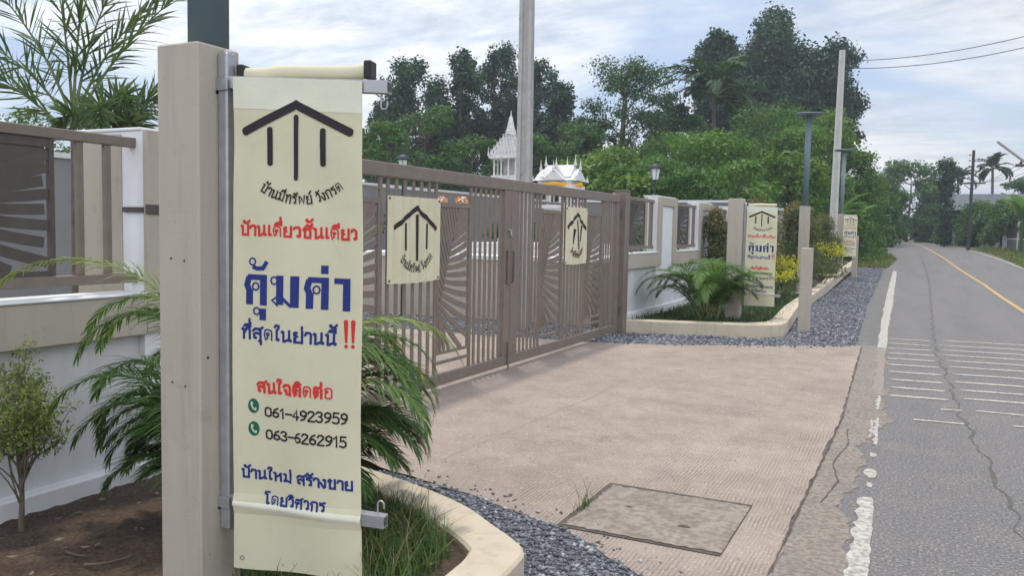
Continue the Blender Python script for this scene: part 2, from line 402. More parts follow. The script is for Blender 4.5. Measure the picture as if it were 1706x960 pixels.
def build_ground():
    yl = [-40]+ys(-6, 140, 3)+[170, 250, 600]
    xs = [-600, -200, -80, -40, -20, -10, -5, 0, 5, 10, 20, 40, 80, 200, 600]
    V = [(x, y, zt(y)-.05) for y in yl for x in xs]; n = len(xs)
    F = [(j*n+i, j*n+i+1, (j+1)*n+i+1, (j+1)*n+i) for j in range(len(yl)-1) for i in range(n-1)]
    mb = MB(); mb.add(V, F); kind(mb.obj('ground', M_ground), 'structure')
    strip('road', ys(-6, 130, 1.2), lambda y: lerp(ROAD_L, y)-.35, lambda y: lerp(ROAD_R, y)+.12, 0, M_asph, jl=.03, jr=.04, seed=3)
build_ground()

def build_markings():
    yl = ys(12.25, 36, .5)
    strip('edge_line', yl, lambda y: lerp([(12.2, -.50), (14.6, -.567), (19.7, -.70), (26.4, -.86), (36, -1.03)], y),
          lambda y: lerp([(12.2, -.39), (14.6, -.445), (19.7, -.545), (36, -.90)], y), .004, M_paint, jl=.012, jr=.012, seed=5)
    strip('edge_line', ys(8.6, 12.2, .2), lambda y: lerp([(8, -.335), (12.3, -.50)], y), lambda y: lerp([(8, -.275), (12.3, -.39)], y), .004, M_faded, jl=.03, jr=.02, seed=6)
    rnd = random.Random(11)
    for a, b, fl, fr in ((3.0, 5.15, 0, 1), (5.36, 5.47, .3, .8), (5.58, 5.8, .15, 1), (6.12, 6.24, .2, .95), (6.5, 7.5, .45, 1.0), (6.72, 7.4, .05, .25), (7.85, 8.55, .3, .8)):
        L = lambda y: lerp([(3, -.235), (5.1, -.262), (7.4, -.316), (8.6, -.34)], y); R = lambda y: lerp([(3, -.125), (5.2, -.185), (7.4, -.262), (8.6, -.285)], y)
        n = max(4, int((b-a)/.05)); pts = [a+(b-a)*i/n for i in range(n+1)]
        def taper(y, a=a, b=b): return min(1, (y-a)/.06+.25, (b-y)/.06+.25)
        strip('edge_line', pts, lambda y: (L(y)+(R(y)-L(y))*(fl+(1-taper(y))*.2)), lambda y: (L(y)+(R(y)-L(y))*(fr-(1-taper(y))*.2)), .004, M_paint if b-a > .5 else M_paintthin, jl=.014, jr=.006, seed=int(a*100))
    strip('centre_line', ys(3, 100, .8), lambda y: lerp(ROAD_Y, y)-.05, lambda y: lerp(ROAD_Y, y)+.05, .004, M_yelpaint, jl=.006, jr=.006, seed=8)
    strip('edge_line', ys(40, 74, 1), lambda y: lerp(ROAD_R, y)-.10, lambda y: lerp(ROAD_R, y)+.0, .004, M_paint, seed=9)
    # rumble bars, two groups either side of the sealed crack
    mbs = MB()
    for i, y in enumerate((13.4, 12.8, 12.25, 11.74, 11.22, 10.69, 10.12, 9.57, 9.07, 8.59)):
        xa = lerp([(8, -.22), (13.5, -.41)], y); xc = crackx(y)
        sl = .16/.6
        for x0, x1, y0 in ((xa+rnd.uniform(-.02, .03), xc-.045+rnd.uniform(-.02, .01), y+.02), (xc+.05+rnd.uniform(0, .03), 2.02+rnd.uniform(-.05, .02), y+.22)):
            n = 14; w = .052; a = []; b = []
            for k in range(n+1):
                x = x0+(x1-x0)*k/n; yy = y0+(x-x0)*.12; e = .5 if k in (0, n) else 1
                a.append((x, yy-w*e*rnd.uniform(.75, 1.1), .0045)); b.append((x, yy+w*e*rnd.uniform(.75, 1.1), .0045))
            mbs.add(a+b, [(k, k+1, n+2+k, n+1+k) for k in range(n)])
    for x0, x1, y0 in ((-.01, .36, 7.57), (.20, .36, 8.15), (.47, .92, 8.23), (.71, 1.6, 7.73)):
        n = 6; a = [(x0+(x1-x0)*k/n, y0-.035*rnd.uniform(.7, 1)+.03*k/n, .0045) for k in range(n+1)]; b = [(x0+(x1-x0)*k/n, y0+.035*rnd.uniform(.7, 1)+.03*k/n, .0045) for k in range(n+1)]
        mbs.add(a+b, [(k, k+1, n+2+k, n+1+k) for k in range(n)])
    kind(mbs.obj('rumble_bars', M_paintthin), 'structure')
    yl = ys(3.6, 52, .07)
    w = lambda y: lerp([(3, .012), (9, .012), (20, .016), (52, .022)], y)
    rn = random.Random(4); jit = {y: .018*sin(y*6.1)+.012*sin(y*14.7+1)+rn.uniform(-.010, .010) for y in yl}
    wv = {y: (.25+.9*abs(sin(y*1.9)*sin(y*5.3+1))) for y in yl}
    strip('road_crack', yl, lambda y: crackx(y)+jit[y]-w(y)*wv[y], lambda y: crackx(y)+jit[y]+w(y)*wv[y], .0022, M_crack, jl=.006, jr=.006, seed=12)
def crackx(y): return lerp([(3.5, .58), (5, .521), (6.24, .46), (8, .348), (10.5, .283), (12, .215), (13.8, .20), (22.4, .205), (30, .21), (42, .06), (55, -.28)], y)
build_markings()

DRIVE = [(-.55, -3), (-.53, 3.8), (-.55, 4.7), (-.54, 7.25), (-.69, 12.11), (-.72, 12.32), (-1.6, 11.75), (-2.74, 11.10), (-4.07, 10.55), (-5.4, 10.35), (-12, 10.3), (-12, 3.9), (-3.7, 4.55),
         (-2.83, 4.22), (-2.2, 4.06), (-1.52, 3.80), (-1.03, 3.44), (-.95, 3.0), (-.95, -3)]
def build_drive():
    rnd = random.Random(2); P = []
    for i, (a, b) in enumerate(DRIVE):
        c = DRIVE[(i+1) % len(DRIVE)]; n = max(1, int(math.hypot(c[0]-a, c[1]-b)/.12)) if a > -6 else 1
        for k in range(n):
            t = k/n; P.append((a+(c[0]-a)*t+rnd.uniform(-.012, .012), b+(c[1]-b)*t+rnd.uniform(-.012, .012)))
    mb = MB(); mb.add([(x, y, .008) for x, y in P], [tuple(range(len(P)))])
    kind(mb.obj('driveway', M_drive), 'structure')
    # strip of dusty old concrete between the driveway and the asphalt
    M_edge = mat('dusty edge concrete', (.30, .255, .215), (.235, .205, .18), 3.5, .9, .5, 60, fine=(34, (.14, .122, .108), .75))
    rg = random.Random(21); ph = [(rg.uniform(0, 6.28), f, a) for f, a in ((1.7, .05), (3.9, .035), (9, .022), (21, .014), (47, .008))]
    rag = lambda y: sum(a*sin(f*y+p) for p, f, a in ph)
    strip('verge_strip', ys(1, 12.4, .025), lambda y: lerp([(-3, -.55), (4.7, -.55), (7.25, -.54), (12.2, -.70)], y)+.002, lambda y: lerp([(0, -.30), (4, -.33), (6, -.27), (9, -.26), (12.4, -.46)], y)+rag(y), .003, M_edge)
    strip('verge_strip', ys(12.4, 38, .25), lambda y: lerp([(12.4, -.78), (20, -1.05), (38, -1.45)], y), lambda y: lerp([(12.4, -.50), (14.6, -.60), (20, -.75), (38, -1.12)], y), .0018, mat('grey verge dust', (.20, .19, .18), (.15, .145, .14), 4, .95, .5, 50, fine=(40, (.10, .10, .105), .6)), jl=.06, jr=.04, seed=22)
    # joints and cracks in the slab
    def ribbon(name, pts, w, m, z, seed):
        rn = random.Random(seed); P = []
        for (a, b), (c, d) in zip(pts, pts[1:]):
            n = max(1, int(math.hypot(c-a, d-b)/.07)); P += [(a+(c-a)*k/n, b+(d-b)*k/n) for k in range(n)]
        P.append(pts[-1]); V = []
        for i, (x, y) in enumerate(P):
            q = P[min(i+1, len(P)-1)]; p = P[max(i-1, 0)]; tx, ty = q[0]-p[0], q[1]-p[1]; L = math.hypot(tx, ty) or 1
            nx, ny = -ty/L, tx/L; h = w*rn.uniform(.3, 1.3); j = rn.uniform(-w, w)*.9
            V += [(x+nx*(j-h), y+ny*(j-h), z), (x+nx*(j+h), y+ny*(j+h), z)]
        mb = MB(); mb.add(V, [(2*i, 2*i+1, 2*i+3, 2*i+2) for i in range(len(P)-1)]); return kind(mb.obj(name, m), 'structure')
    ribbon('slab_joint', [(-.545, 3.0), (-.54, 4.7), (-.532, 7.25), (-.685, 12.1)], .006, M_joint, .0115, 1)
    ribbon('slab_joint', [(-2.72, 4.6), (-2.66, 6.0), (-2.6, 7.0), (-2.66, 9.0), (-2.78, 10.9)], .0016, mat('faint joint', (.20, .165, .14), (.30, .25, .215), 9, .95, lo=.42, hi=.52), .0105, 2)
    ribbon('slab_crack', [(-.45, 4.9), (-.40, 5.4), (-.47, 5.8), (-.42, 6.4), (-.46, 6.9)], .004, M_joint, .0075, 3)
build_drive()

def in_poly(x, y, P):
    c = False; n = len(P)
    for i in range(n):
        (a, b), (d, e) = P[i], P[i-1]
        if (b > y) != (e > y) and x < (d-a)*(y-b)/(e-b)+a: c = not c
    return c

# gravel beds: a base sheet and loose stones
GR1 = [(-3.9, 4.25), (-3.2, 4.12), (-2.85, 4.2), (-2.2, 4.06), (-1.52, 3.81), (-1.03, 3.45), (-.94, 3.0), (-.94, 1.0), (-1.36, 1.0), (-1.37, 2.95), (-1.45, 3.06), (-1.63, 3.2), (-1.92, 3.39), (-2.43, 3.58), (-3.2, 3.78), (-3.9, 3.95)]
GR2 = [(-4.15, 10.45), (-2.74, 11.0), (-1.6, 11.66), (-.72, 12.25), (-.78, 12.5), (-1.05, 20), (-1.43, 37.5), (-2.42, 37.5), (-2.10, 17), (-1.78, 12.85), (-1.95, 12.45), (-2.2, 12.3), (-3.9, 11.8), (-4.15, 11.8)]
GR3 = [(-4.2, 10.5), (-5.4, 10.3), (-9, 10.2), (-9, 12.0), (-5.2, 12.3), (-4.2, 12.0)]
def stones(name, poly, n, smin, smax, seed, zf=zt, ypow=1.0, z0=.004, label=None):
    rng = np.random.default_rng(seed)
    P = np.array(poly); lo = P.min(0); hi = P.max(0); pts = []
    while len(pts) < n:
        q = lo+(hi-lo)*np.array([rng.random(), rng.random()**ypow])
        if in_poly(q[0], q[1], poly): pts.append(q)
    pts = np.array(pts)
    base = np.array([(1, 0, 0), (0, 1, 0), (-1, 0, 0), (0, -1, 0), (0, 0, 1), (0, 0, -1)], float)
    V = base[None]*(.55+.7*rng.random((n, 6, 1)))
    s = smin+(smax-smin)*rng.random((n, 1, 1))**1.6
    V = V*s*np.array([1.2, .8, .55]); a = rng.random(n)*2*pi; b = rng.uniform(-.5, .5, n)
    x = V[..., 0]*np.cos(b)[:, None]+V[..., 2]*np.sin(b)[:, None]; z = -V[..., 0]*np.sin(b)[:, None]+V[..., 2]*np.cos(b)[:, None]
    X = x*np.cos(a)[:, None]-V[..., 1]*np.sin(a)[:, None]; Y = x*np.sin(a)[:, None]+V[..., 1]*np.cos(a)[:, None]
    zz = np.array([zf(q[1]) for q in pts])+z0+s[:, 0, 0]*.35*rng.random(n)
    W = np.stack([X+pts[:, :1], Y+pts[:, 1:], z+zz[:, None]], -1).reshape(-1, 3)
    f = np.array([(0, 1, 4), (1, 2, 4), (2, 3, 4), (3, 0, 4), (1, 0, 5), (2, 1, 5), (3, 2, 5), (0, 3, 5)])
    F = (f[None]+6*np.arange(n)[:, None, None]).reshape(-1, 3)
    o = idxmesh(name, W, F, M_stone); return tag(kind(o, 'stuff'), label, 'gravel')
def sheet(name, poly, m, z, zf=None):
    mb = MB(); mb.add([(x, y, z+(zf(y) if zf else 0)) for x, y in poly], [tuple(range(len(poly)))]); return kind(mb.obj(name, m), 'structure')
stones('stray_gravel', [(-2.83, 4.22), (-1.5, 3.82), (-1.03, 3.46), (-.95, 2.9), (-.80, 2.9), (-.86, 3.55), (-1.4, 3.98), (-2.7, 4.42)], 95, .005, .016, 4, z0=.010, label='loose grey stones spilt from the near gravel strip onto the driveway edge')
stones('stray_gravel', [(-3.6, 10.5), (-2.74, 10.85), (-1.6, 11.45), (-.75, 12.0), (-.72, 12.3), (-1.6, 11.75), (-2.74, 11.1), (-3.7, 10.75)], 110, .010, .026, 5, z0=.010, label='loose grey stones spilt from the far gravel onto the driveway edge')
sheet('gravel_bed', GR1, M_gravelbase, .004)
strip('gravel_bed', ys(12.5, 37.5, 1), lambda y: lerp([(12.5, -1.76), (17, -2.05), (37.5, -2.42)], y), lambda y: lerp([(12.5, -.80), (20, -1.05), (37.5, -1.43)], y), .004, M_gravelbase)
sheet('gravel_bed', [(-4.15, 10.45), (-2.74, 11.0), (-1.6, 11.66), (-.72, 12.25), (-.80, 12.5), (-1.76, 12.5), (-2.2, 12.3), (-3.9, 11.8), (-4.15, 11.8)], M_gravelbase, .004)
sheet('gravel_bed', GR3, M_gravelbase, .004)
stones('gravel', GR1, 7000, .008, .024, 1, label='dark blue grey crushed gravel in the strip beside the near planter curb')
stones('gravel', GR2, 15000, .012, .036, 2, ypow=2.2, label='dark blue grey crushed gravel on the verge between far planter and road')
stones('gravel', GR3, 2500, .015, .04, 3, label='grey crushed gravel inside the closed gate below the retaining wall')
sheet('yard', [(-12, 3.6), (-12, 10.28), (-9, 10.19), (-9, 12), (-9, 30), (-30, 30), (-30, -6), (-4.6, -6), (-4.6, 3.6)], M_tile, .005)

def haze():
    m = bpy.data.materials.new('haze air'); m.use_nodes = True; g = NT(m.node_tree)
    out = g.n('ShaderNodeOutputMaterial'); v = g.n('ShaderNodeVolumePrincipled'); g.l(v.outputs[0], out.inputs['Volume'])
    v.inputs['Color'].default_value = (.80, .88, 1.0, 1); v.inputs['Density'].default_value = .0011; v.inputs['Anisotropy'].default_value = .2
    mb = MB(); mb.box(-620, 620, -60, 620, -1.1, 22); kind(mb.obj('haze', m), 'stuff')
haze()
# ------------------------------------------------------------------ planters
def smooth_path(pts, st=.08):
    P = [np.array(p, float) for p in pts]; out = []
    for i in range(len(P)-1):
        p0 = P[max(i-1, 0)]; p1 = P[i]; p2 = P[i+1]; p3 = P[min(i+2, len(P)-1)]
        n = max(2, int(np.linalg.norm(p2-p1)/st))
        for k in range(n):
            t = k/n; out.append(.5*((2*p1)+(p2-p0)*t+(2*p0-5*p1+4*p2-p3)*t*t+(3*p1-p0-3*p2+p3)*t**3))
    out.append(P[-1]); return out
def curb(name, outer, inner, ztop, z0, label, zf=lambda y: 0, st=.08):
    def resample(p, n):
        p = np.array(p); d = np.r_[0, np.cumsum(np.linalg.norm(np.diff(p, axis=0), axis=1))]; t = np.linspace(0, d[-1], n)
        return np.stack([np.interp(t, d, p[:, 0]), np.interp(t, d, p[:, 1])], 1)
    o = smooth_path(outer, st); n = len(o); o = resample(o, n); i = resample(smooth_path(inner, st), n); e = .012
    V = []
    for a, b in zip(o, i):
        d = (b-a)/np.linalg.norm(b-a); za = zf(a[1])
        V += [(a[0], a[1], z0+za), (a[0], a[1], ztop-e+za), (a[0]+d[0]*e, a[1]+d[1]*e, ztop+za), (b[0]-d[0]*e, b[1]-d[1]*e, ztop+za), (b[0], b[1], ztop-e+za), (b[0], b[1], z0+za)]
    F = []
    for k in range(n-1):
        for q in range(5): F.append((k*6+q, k*6+6+q, k*6+7+q, k*6+1+q))
    F += [(0, 1, 2, 3, 4, 5), tuple((n-1)*6+q for q in (5, 4, 3, 2, 1, 0))]
    mb = MB(); mb.add(V, F); ob = mb.obj(name, M_curb); return tag(ob, label, 'curb')
curb('planter_curb', [(-4.0, 3.93), (-3.2, 3.78), (-2.40, 3.57), (-1.90, 3.38), (-1.62, 3.19), (-1.44, 3.06), (-1.375, 2.98), (-1.355, 2.88), (-1.34, 2.6), (-1.31, 1.0)],
     [(-4.0, 3.72), (-3.2, 3.57), (-2.48, 3.36), (-2.0, 3.17), (-1.74, 3.02), (-1.62, 2.93), (-1.565, 2.87), (-1.56, 2.80), (-1.54, 2.6), (-1.51, 1.0)], .215, -.03,
     'low cream planter curb with a rounded corner right of the nearest banner')
curb('planter_curb', [(-4.0, 11.72), (-3.0, 12.0), (-2.25, 12.24), (-1.97, 12.36), (-1.84, 12.5), (-1.775, 12.8), (-1.80, 13.4), (-2.05, 17.2), (-2.25, 26), (-2.41, 37)],
     [(-4.0, 11.95), (-3.0, 12.24), (-2.4, 12.46), (-2.19, 12.6), (-2.09, 12.75), (-2.04, 12.95), (-2.06, 13.5), (-2.28, 17.2), (-2.47, 26), (-2.63, 37)], .20, -.03,
     'long low cream planter curb running along the far gravel verge', zf=lambda y: zt(y)+max(0, min(.12, (y-20)*.012)), st=.25)

def bz(x, y=0): return .03+.15*min(1, max(0, (x+3.9)/2.2))**.9
def bed(name, poly, z, m, seed, zf=lambda y: 0, n=24):
    """bumpy soil surface clipped to the bed outline by a fine grid"""
    P = np.array(poly); lo = P.min(0); hi = P.max(0); rnd = np.random.default_rng(seed)
    nx = n; ny = max(4, int(n*(hi[1]-lo[1])/(hi[0]-lo[0]))); ny = min(ny, 120)
    X = np.linspace(lo[0], hi[0], nx+1); Y = np.linspace(lo[1], hi[1], ny+1)
    H = rnd.normal(0, .008, (ny+1, nx+1))
    V = [(X[i], Y[j], z+H[j, i]+(zf(X[i], Y[j]) if zf is bz else zf(Y[j]))) for j in range(ny+1) for i in range(nx+1)]
    F = [(j*(nx+1)+i, j*(nx+1)+i+1, (j+1)*(nx+1)+i+1, (j+1)*(nx+1)+i) for j in range(ny) for i in range(nx) if in_poly((X[i]+X[i+1])/2, (Y[j]+Y[j+1])/2, poly)]
    mb = MB(); mb.add(V, F); return kind(mb.obj(name, m, smooth=True), 'structure')
BED1 = [(-3.98, 3.85), (-3.2, 3.68), (-2.45, 3.46), (-1.95, 3.27), (-1.70, 3.10), (-1.53, 2.97), (-1.46, 2.85), (-1.44, 2.6), (-1.41, 0.6), (-3.98, .6)]
BED2 = [(-4.1, 11.85), (-3.0, 12.13), (-2.32, 12.36), (-2.08, 12.5), (-1.96, 12.65), (-1.92, 12.9), (-1.94, 13.45), (-2.17, 17.2), (-2.36, 26), (-2.52, 37), (-4.1, 37)]
bed('planting_bed', BED1, 0, M_soil, 1, bz, n=44)
M_soil2 = mat('mossy soil', (.060, .058, .034), (.04, .045, .026), 6, .95, .8, 30)
bed('planting_bed', BED2, .13, M_soil2, 2, lambda y: zt(y)+max(0, min(.12, (y-20)*.012)), n=16)

# ------------------------------------------------------------------ foliage makers
def blades(name, pts, h0, h1, w, lean, seed, m, label, cat='grass', seg=3):
    rng = np.random.default_rng(seed); pts = np.array(pts); n = len(pts)
    h = h0+(h1-h0)*rng.random(n)**1.5; a = rng.random(n)*2*pi; ln = lean*(.2+rng.random(n))*h; wd = w*(.6+.8*rng.random(n))
    d = np.stack([np.cos(a), np.sin(a)], 1); s = np.stack([-np.sin(a), np.cos(a)], 1)
    V = []; 
    for k in range(seg+1):
        t = k/seg; c = np.empty((n, 3)); c[:, :2] = pts[:, :2]+d*(ln*t**2)[:, None]; c[:, 2] = pts[:, 2]+h*(t-.25*t*t*np.minimum(1.6, ln/h))
        o = (wd*(1-t**1.5)*.5+.0003)[:, None]
        L = c.copy(); L[:, :2] -= s*o; R = c.copy(); R[:, :2] += s*o; V += [L, R]
    V = np.stack(V, 1); k2 = 2*(seg+1)
    f = np.array([(2*k, 2*k+1, 2*k+3, 2*k+2) for k in range(seg)])
    F = (f[None]+k2*np.arange(n)[:, None, None]).reshape(-1, 4)
    o = idxmesh(name, V.reshape(-1, 3), F, m); return tag(kind(o, 'stuff'), label, cat)
def scatter(poly, n, z, seed, dens=None, zf=None):
    rng = random.Random(seed); P = np.array(poly); lo = P.min(0); hi = P.max(0); out = []
    while len(out) < n:
        x = rng.uniform(lo[0], hi[0]); y = rng.uniform(lo[1], hi[1])
        if in_poly(x, y, poly) and (dens is None or rng.random() < dens(x, y)): out.append((x, y, z+((zf(x, y) if zf is bz else zf(y)) if zf else 0)))
    return out
def leaves(rng, C, Rr, n, size, asp=.55, shell=.5, up=.35, soft=.25):
    """n rhombic leaves through ellipsoid clumps with centres C and radii Rr"""
    C = np.asarray(C, float); Rr = np.asarray(Rr, float)
    w = (Rr.prod(1))**(2/3); ci = rng.choice(len(C), n, p=w/w.sum())
    d = rng.normal(size=(n, 3)); d /= np.linalg.norm(d, axis=1)[:, None]
    r = shell+(1-shell)*rng.random(n)**.7; r *= 1+.12*rng.normal(size=n)
    p = C[ci]+d*Rr[ci]*r[:, None]+rng.normal(size=(n, 3))*size*soft
    nm = d*.7+rng.normal(size=(n, 3))*.6+np.array([0, 0, up]); nm /= np.linalg.norm(nm, axis=1)[:, None]
    t = rng.normal(size=(n, 3))+d*.5-np.array([0, 0, .5]); t -= nm*(t*nm).sum(1)[:, None]; t /= np.linalg.norm(t, axis=1)[:, None]
    b = np.cross(nm, t); s = (size*(.55+.8*rng.random(n)))[:, None]
    V = np.stack([p-t*s*.5, p+b*s*asp*.5+nm*s*.08, p+t*s*.5, p-b*s*asp*.5+nm*s*.08], 1)
    return V.reshape(-1, 3)
def limb(mb, a, b, r0, r1, rng, bend=.12, n=4):
    a = np.array(a, float); b = np.array(b, float); L = np.linalg.norm(b-a); pts = []; o = rng.normal(size=3)*L*bend
    for k in range(n+1):
        t = k/n; pts.append(tuple(a+(b-a)*t+o*sin(pi*t)*.6))
    mb.tube(pts, [r0+(r1-r0)*k/n for k in range(n+1)], 6, False)

def tree(name, label, cat, X, Y, top, r, style, seed, lm, n=3500, size=.22, group=None, base=None):
    rng = np.random.default_rng(seed); z0 = zt(Y)-.05 if base is None else base; H = top-z0
    T = thing(name, label, cat, (X, Y, z0), 0, group); C = []; R = []
    if style == 'tall':      # upright crown of many small clumps
        for i in range(64):
            t = rng.random(); z = H*(.24+.72*t); e = r*(.30+.70*sin(pi*min(1, (.10+.90*(1-t))**.75)))*(.80 if t < .9 else .5)
            a = rng.random()*2*pi; q = e*rng.random()**.6; s = r*(.22+.22*rng.random())*(1.0-.35*t)
            C.append((q*cos(a), q*sin(a), min(z, H-s))); R.append((s, s, s*1.15))
        low = .2
    elif style == 'broad':   # big domed crown
        for i in range(80):
            d = rng.normal(size=3); d /= np.linalg.norm(d); q = (.25+.70*rng.random()**.6); s = r*(.15+.16*rng.random())
            c = np.array([d[0]*(r-s)*q, d[1]*(r-s)*q, H*.60+d[2]*(H*.40-s*.8)*q]); C.append(c); R.append((s*1.15, s*1.15, s*.9))
        low = .2
    elif style == 'feather':
        for i in range(60):
            t = rng.random(); a = rng.random()*2*pi; z = H*(.20+.76*t); q = r*(.55+.40*sin(pi*t*.9))*rng.random()**.6
            s = r*(.15+.18*rng.random()); C.append((q*cos(a), q*sin(a), min(z-.10*q, H-s))); R.append((s*1.2, s*1.2, s*.9))
        low = .2
    else:                    # mound: draped with creepers down to the ground
        for i in range(46):
            t = rng.random()**.8; a = rng.random()*2*pi; prof = sqrt(max(0, 1-(t*.98)**2.4)); q = r*(.30+.72*prof*(.75+.25*rng.random()))
            q *= .72+.33*rng.random(); s = r*(.12+.22*rng.random()**1.4); C.append((q*cos(a), q*sin(a), max(.25*s, H*t-s*.5))); R.append((s*1.15, s*1.15, s*.75))
        C.append((r*.15, 0, H-r*.24)); R.append((r*.4, r*.4, r*.24)); low = .02
    C = np.array(C); R = np.array(R)
    V = leaves(rng, C, R, n, size, shell=.25 if style in ('tall', 'feather', 'broad') else .5, soft=.45)
    V[:, 2] = np.maximum(V[:, 2], .03)
    quadmesh('crown', V, 4, lm, T)
    mb = MB(); tr = max(.05, H*.014); ax = rng.normal(size=2)*.03*H
    mb.tube([(0, 0, -.1), (ax[0]*.4, ax[1]*.4, H*.3), (ax[0], ax[1], H*.6), (ax[0]*.8, ax[1]*.8, H*.80)], [tr*1.3, tr, tr*.7, tr*.2], 7)
    for c in C[:: 2]:
        zz = max(H*low, c[2]-np.hypot(c[0], c[1])*.8); zz = min(zz, H*.85); f = np.interp(zz, [0, H*.6, H], [0, 1, .6])
        limb(mb, (ax[0]*f, ax[1]*f, zz), c, tr*.42, tr*.12, rng)
    mb.obj('trunk', M_trunk, T)
    return T

def frond(mb, p0, az, el, L, droop, leaf, n=34, plume=False, rng=None, width=.022, stem=None, sr=.010, lift=.35, naked=.18, bend=1.4):
    """one pinnate palm leaf: arching stem with drooping leaflets"""
    rng = rng or random.Random(1); N = 16; pts = []; p = Vector(p0); tans = []
    for k in range(N+1):
        t = k/N; e = el-droop*t**bend; d = Vector((cos(az)*cos(e), sin(az)*cos(e), sin(e)))
        pts.append(p.copy()); tans.append(d); p = p+d*(L/N)
    stem.tube(pts, [sr*(1-.85*k/N) for k in range(N+1)], 5, False)
    for i in range(n):
        t = naked+(1-naked)*(i+.5)/n; x = t*N; k = min(N-1, int(x)); f = x-k
        q = pts[k].lerp(pts[k+1], f); T = tans[k].lerp(tans[k+1], f).normalized()
        side = T.cross(Vector((0, 0, 1)));
        if side.length < .05: side = Vector((-sin(az), cos(az), 0))
        side.normalize(); upv = side.cross(T)
        u = (t-naked)/(1-naked); ll = leaf*(.45+.55*sin(pi*min(1, u*.85+.18)))*(1-.55*u**3)
        for sgn in (-1, 1):
            if plume:
                th = rng.uniform(-pi*.9, pi*.9); sd = (side*cos(th)+upv*sin(th))*sgn
            else:
                sd = (side*sgn+upv*(lift+rng.uniform(-.15, .15))).normalized()
            a = radians(62-34*u+rng.uniform(-8, 8)); d = (T*cos(a)+sd*sin(a)).normalized()
            l = ll*rng.uniform(.85, 1.1); w = width*(.8+.4*rng.random()); g = rng.uniform(.2, .7) if not plume else rng.uniform(.0, .2)
            wv = d.cross(upv if not plume else T)
            if wv.length < .05: wv = T.copy()
            wv.normalize(); P = []; c = q.copy(); dd = d.copy(); m = 3
            prof = (.35, 1.0, .8, .06)
            for j in range(m+1):
                P += [c-wv*w*.5*prof[j], c+wv*w*.5*prof[j]]
                c = c+dd*(l/m); dd = (dd+Vector((0, 0, -g*.8))).normalized()
            mb.add(P, [(2*j, 2*j+1, 2*j+3, 2*j+2) for j in range(m)])

def palm(name, label, loc, fronds, leaf, lm, trunk=None, n=34, plume=False, seed=1, width=.022, sr=.010, dead=None, group=None, naked=.18, bend=1.4, yellow=()):
    rng = random.Random(seed); T = thing(name, label, 'palm', loc, 0, group)
    if trunk:
        mb = MB()
        mb.tube(trunk[0], trunk[1], 9); mb.obj('trunk', M_trunk, T, smooth=True)
    for i, (bx, by, bz, az, el, L, dr) in enumerate(fronds):
        lf = MB(); st = MB()
        frond(lf, (bx, by, bz), az, el, L, dr, leaf, n, plume, rng, width, st, sr, naked=naked, bend=bend)
        o = st.obj('frond', mat('palm stalk', (.16, .19, .07), (.12, .15, .055), 5, .6), T)
        lf.obj('leaflets', L_straw if dead and i in dead else L_lime if i in yellow else lm, o)
    return T

# ------------------------------------------------------------------ boundary walls with fence panels
def leaf_panel(mb, y0, y1, z0, z1, x, th0=.012, flip=False, dens=15):
    """laser-cut sheet steel palm leaf inside a thin frame, in the plane x"""
    W = y1-y0; H = z1-z0
    fr = .028
    mb.box(x-.014, x+.014, y0, y0+fr, z0, z1); mb.box(x-.014, x+.014, y1-fr, y1, z0, z1)
    mb.box(x-.013, x+.013, y0+fr, y1-fr, z0, z0+fr); mb.box(x-.013, x+.013, y0+fr, y1-fr, z1-fr*1.6, z1)
    inside = lambda u, v: fr*.5 < u < W-fr*.5 and fr*.5 < v < H-fr*.5
    P0 = np.array((.10*W, .26*H)); P1 = np.array((.26*W, .60*H)); P2 = np.array((.74*W, 1.02*H))
    B = lambda t: (1-t)**2*P0+2*t*(1-t)*P1+t*t*P2
    cnt = [0]
    def ribbon(pts, ws):
        run = []; cnt[0] += 1; th = th0+(cnt[0] % 23)*.00035
        def flush():
            if len(run) < 2: run.clear(); return
            V = []; n = len(run)
            for i, (p, w) in enumerate(run):
                a = run[max(i-1, 0)][0]; b = run[min(i+1, n-1)][0]; t = b-a; t = t/(np.linalg.norm(t)+1e-9); nn = np.array((-t[1], t[0]))
                for s in (-1, 1):
                    q = p+nn*s*w; u = W-q[0] if flip else q[0]
                    V += [(x-th/2, y0+min(max(u, .004), W-.004), z0+min(max(q[1], .004), H-.004)), (x+th/2, y0+min(max(u, .004), W-.004), z0+min(max(q[1], .004), H-.004))]
            F = []
            for i in range(n-1):
                o = i*4; F += [(o, o+4, o+6, o+2), (o+1, o+3, o+7, o+5), (o, o+1, o+5, o+4), (o+2, o+6, o+7, o+3)]
            F += [(0, 2, 3, 1), tuple((n-1)*4+q for q in (0, 1, 3, 2))]
            mb.add(V, F); run.clear()
        for p, w in zip(pts, ws):
            if inside(*p): run.append((np.array(p), w))
            else: flush()
        flush()
    ts = np.linspace(0, 1, 26); ribbon([B(t) for t in ts], [.013]*26)
    for i in range(dens):
        t = (i+.3)/dens; p = B(t)
        for side in (0, 1):
            ang = radians(-52+102*t**.75) if side == 0 else radians(128-30*t)
            L = 1.5*max(W, .5); m = 22; pts = []; ws = []; q = p.copy(); a = ang
            for k in range(m+1):
                pts.append(q.copy()); ws.append(.0225*(.45+.55*sin(pi*min(1, .15+.9*k/m)))*(1.25 if side == 0 else .9)*min(1, W/.6+.2))
                q = q+np.array((cos(a), sin(a)))*L/m; a += (radians(.9) if side == 0 else radians(-.3))
            ribbon(pts, ws)
    # fan of leaflets at the foot of the leaf
    for a0 in (-88, -76, -64):
        pts = []; ws = []; q = P0.copy(); a = radians(a0)
        for k in range(20): pts.append(q.copy()); ws.append(.017); q = q+np.array((cos(a), sin(a)))*W*.07; a += radians(.6)
        ribbon(pts, ws)

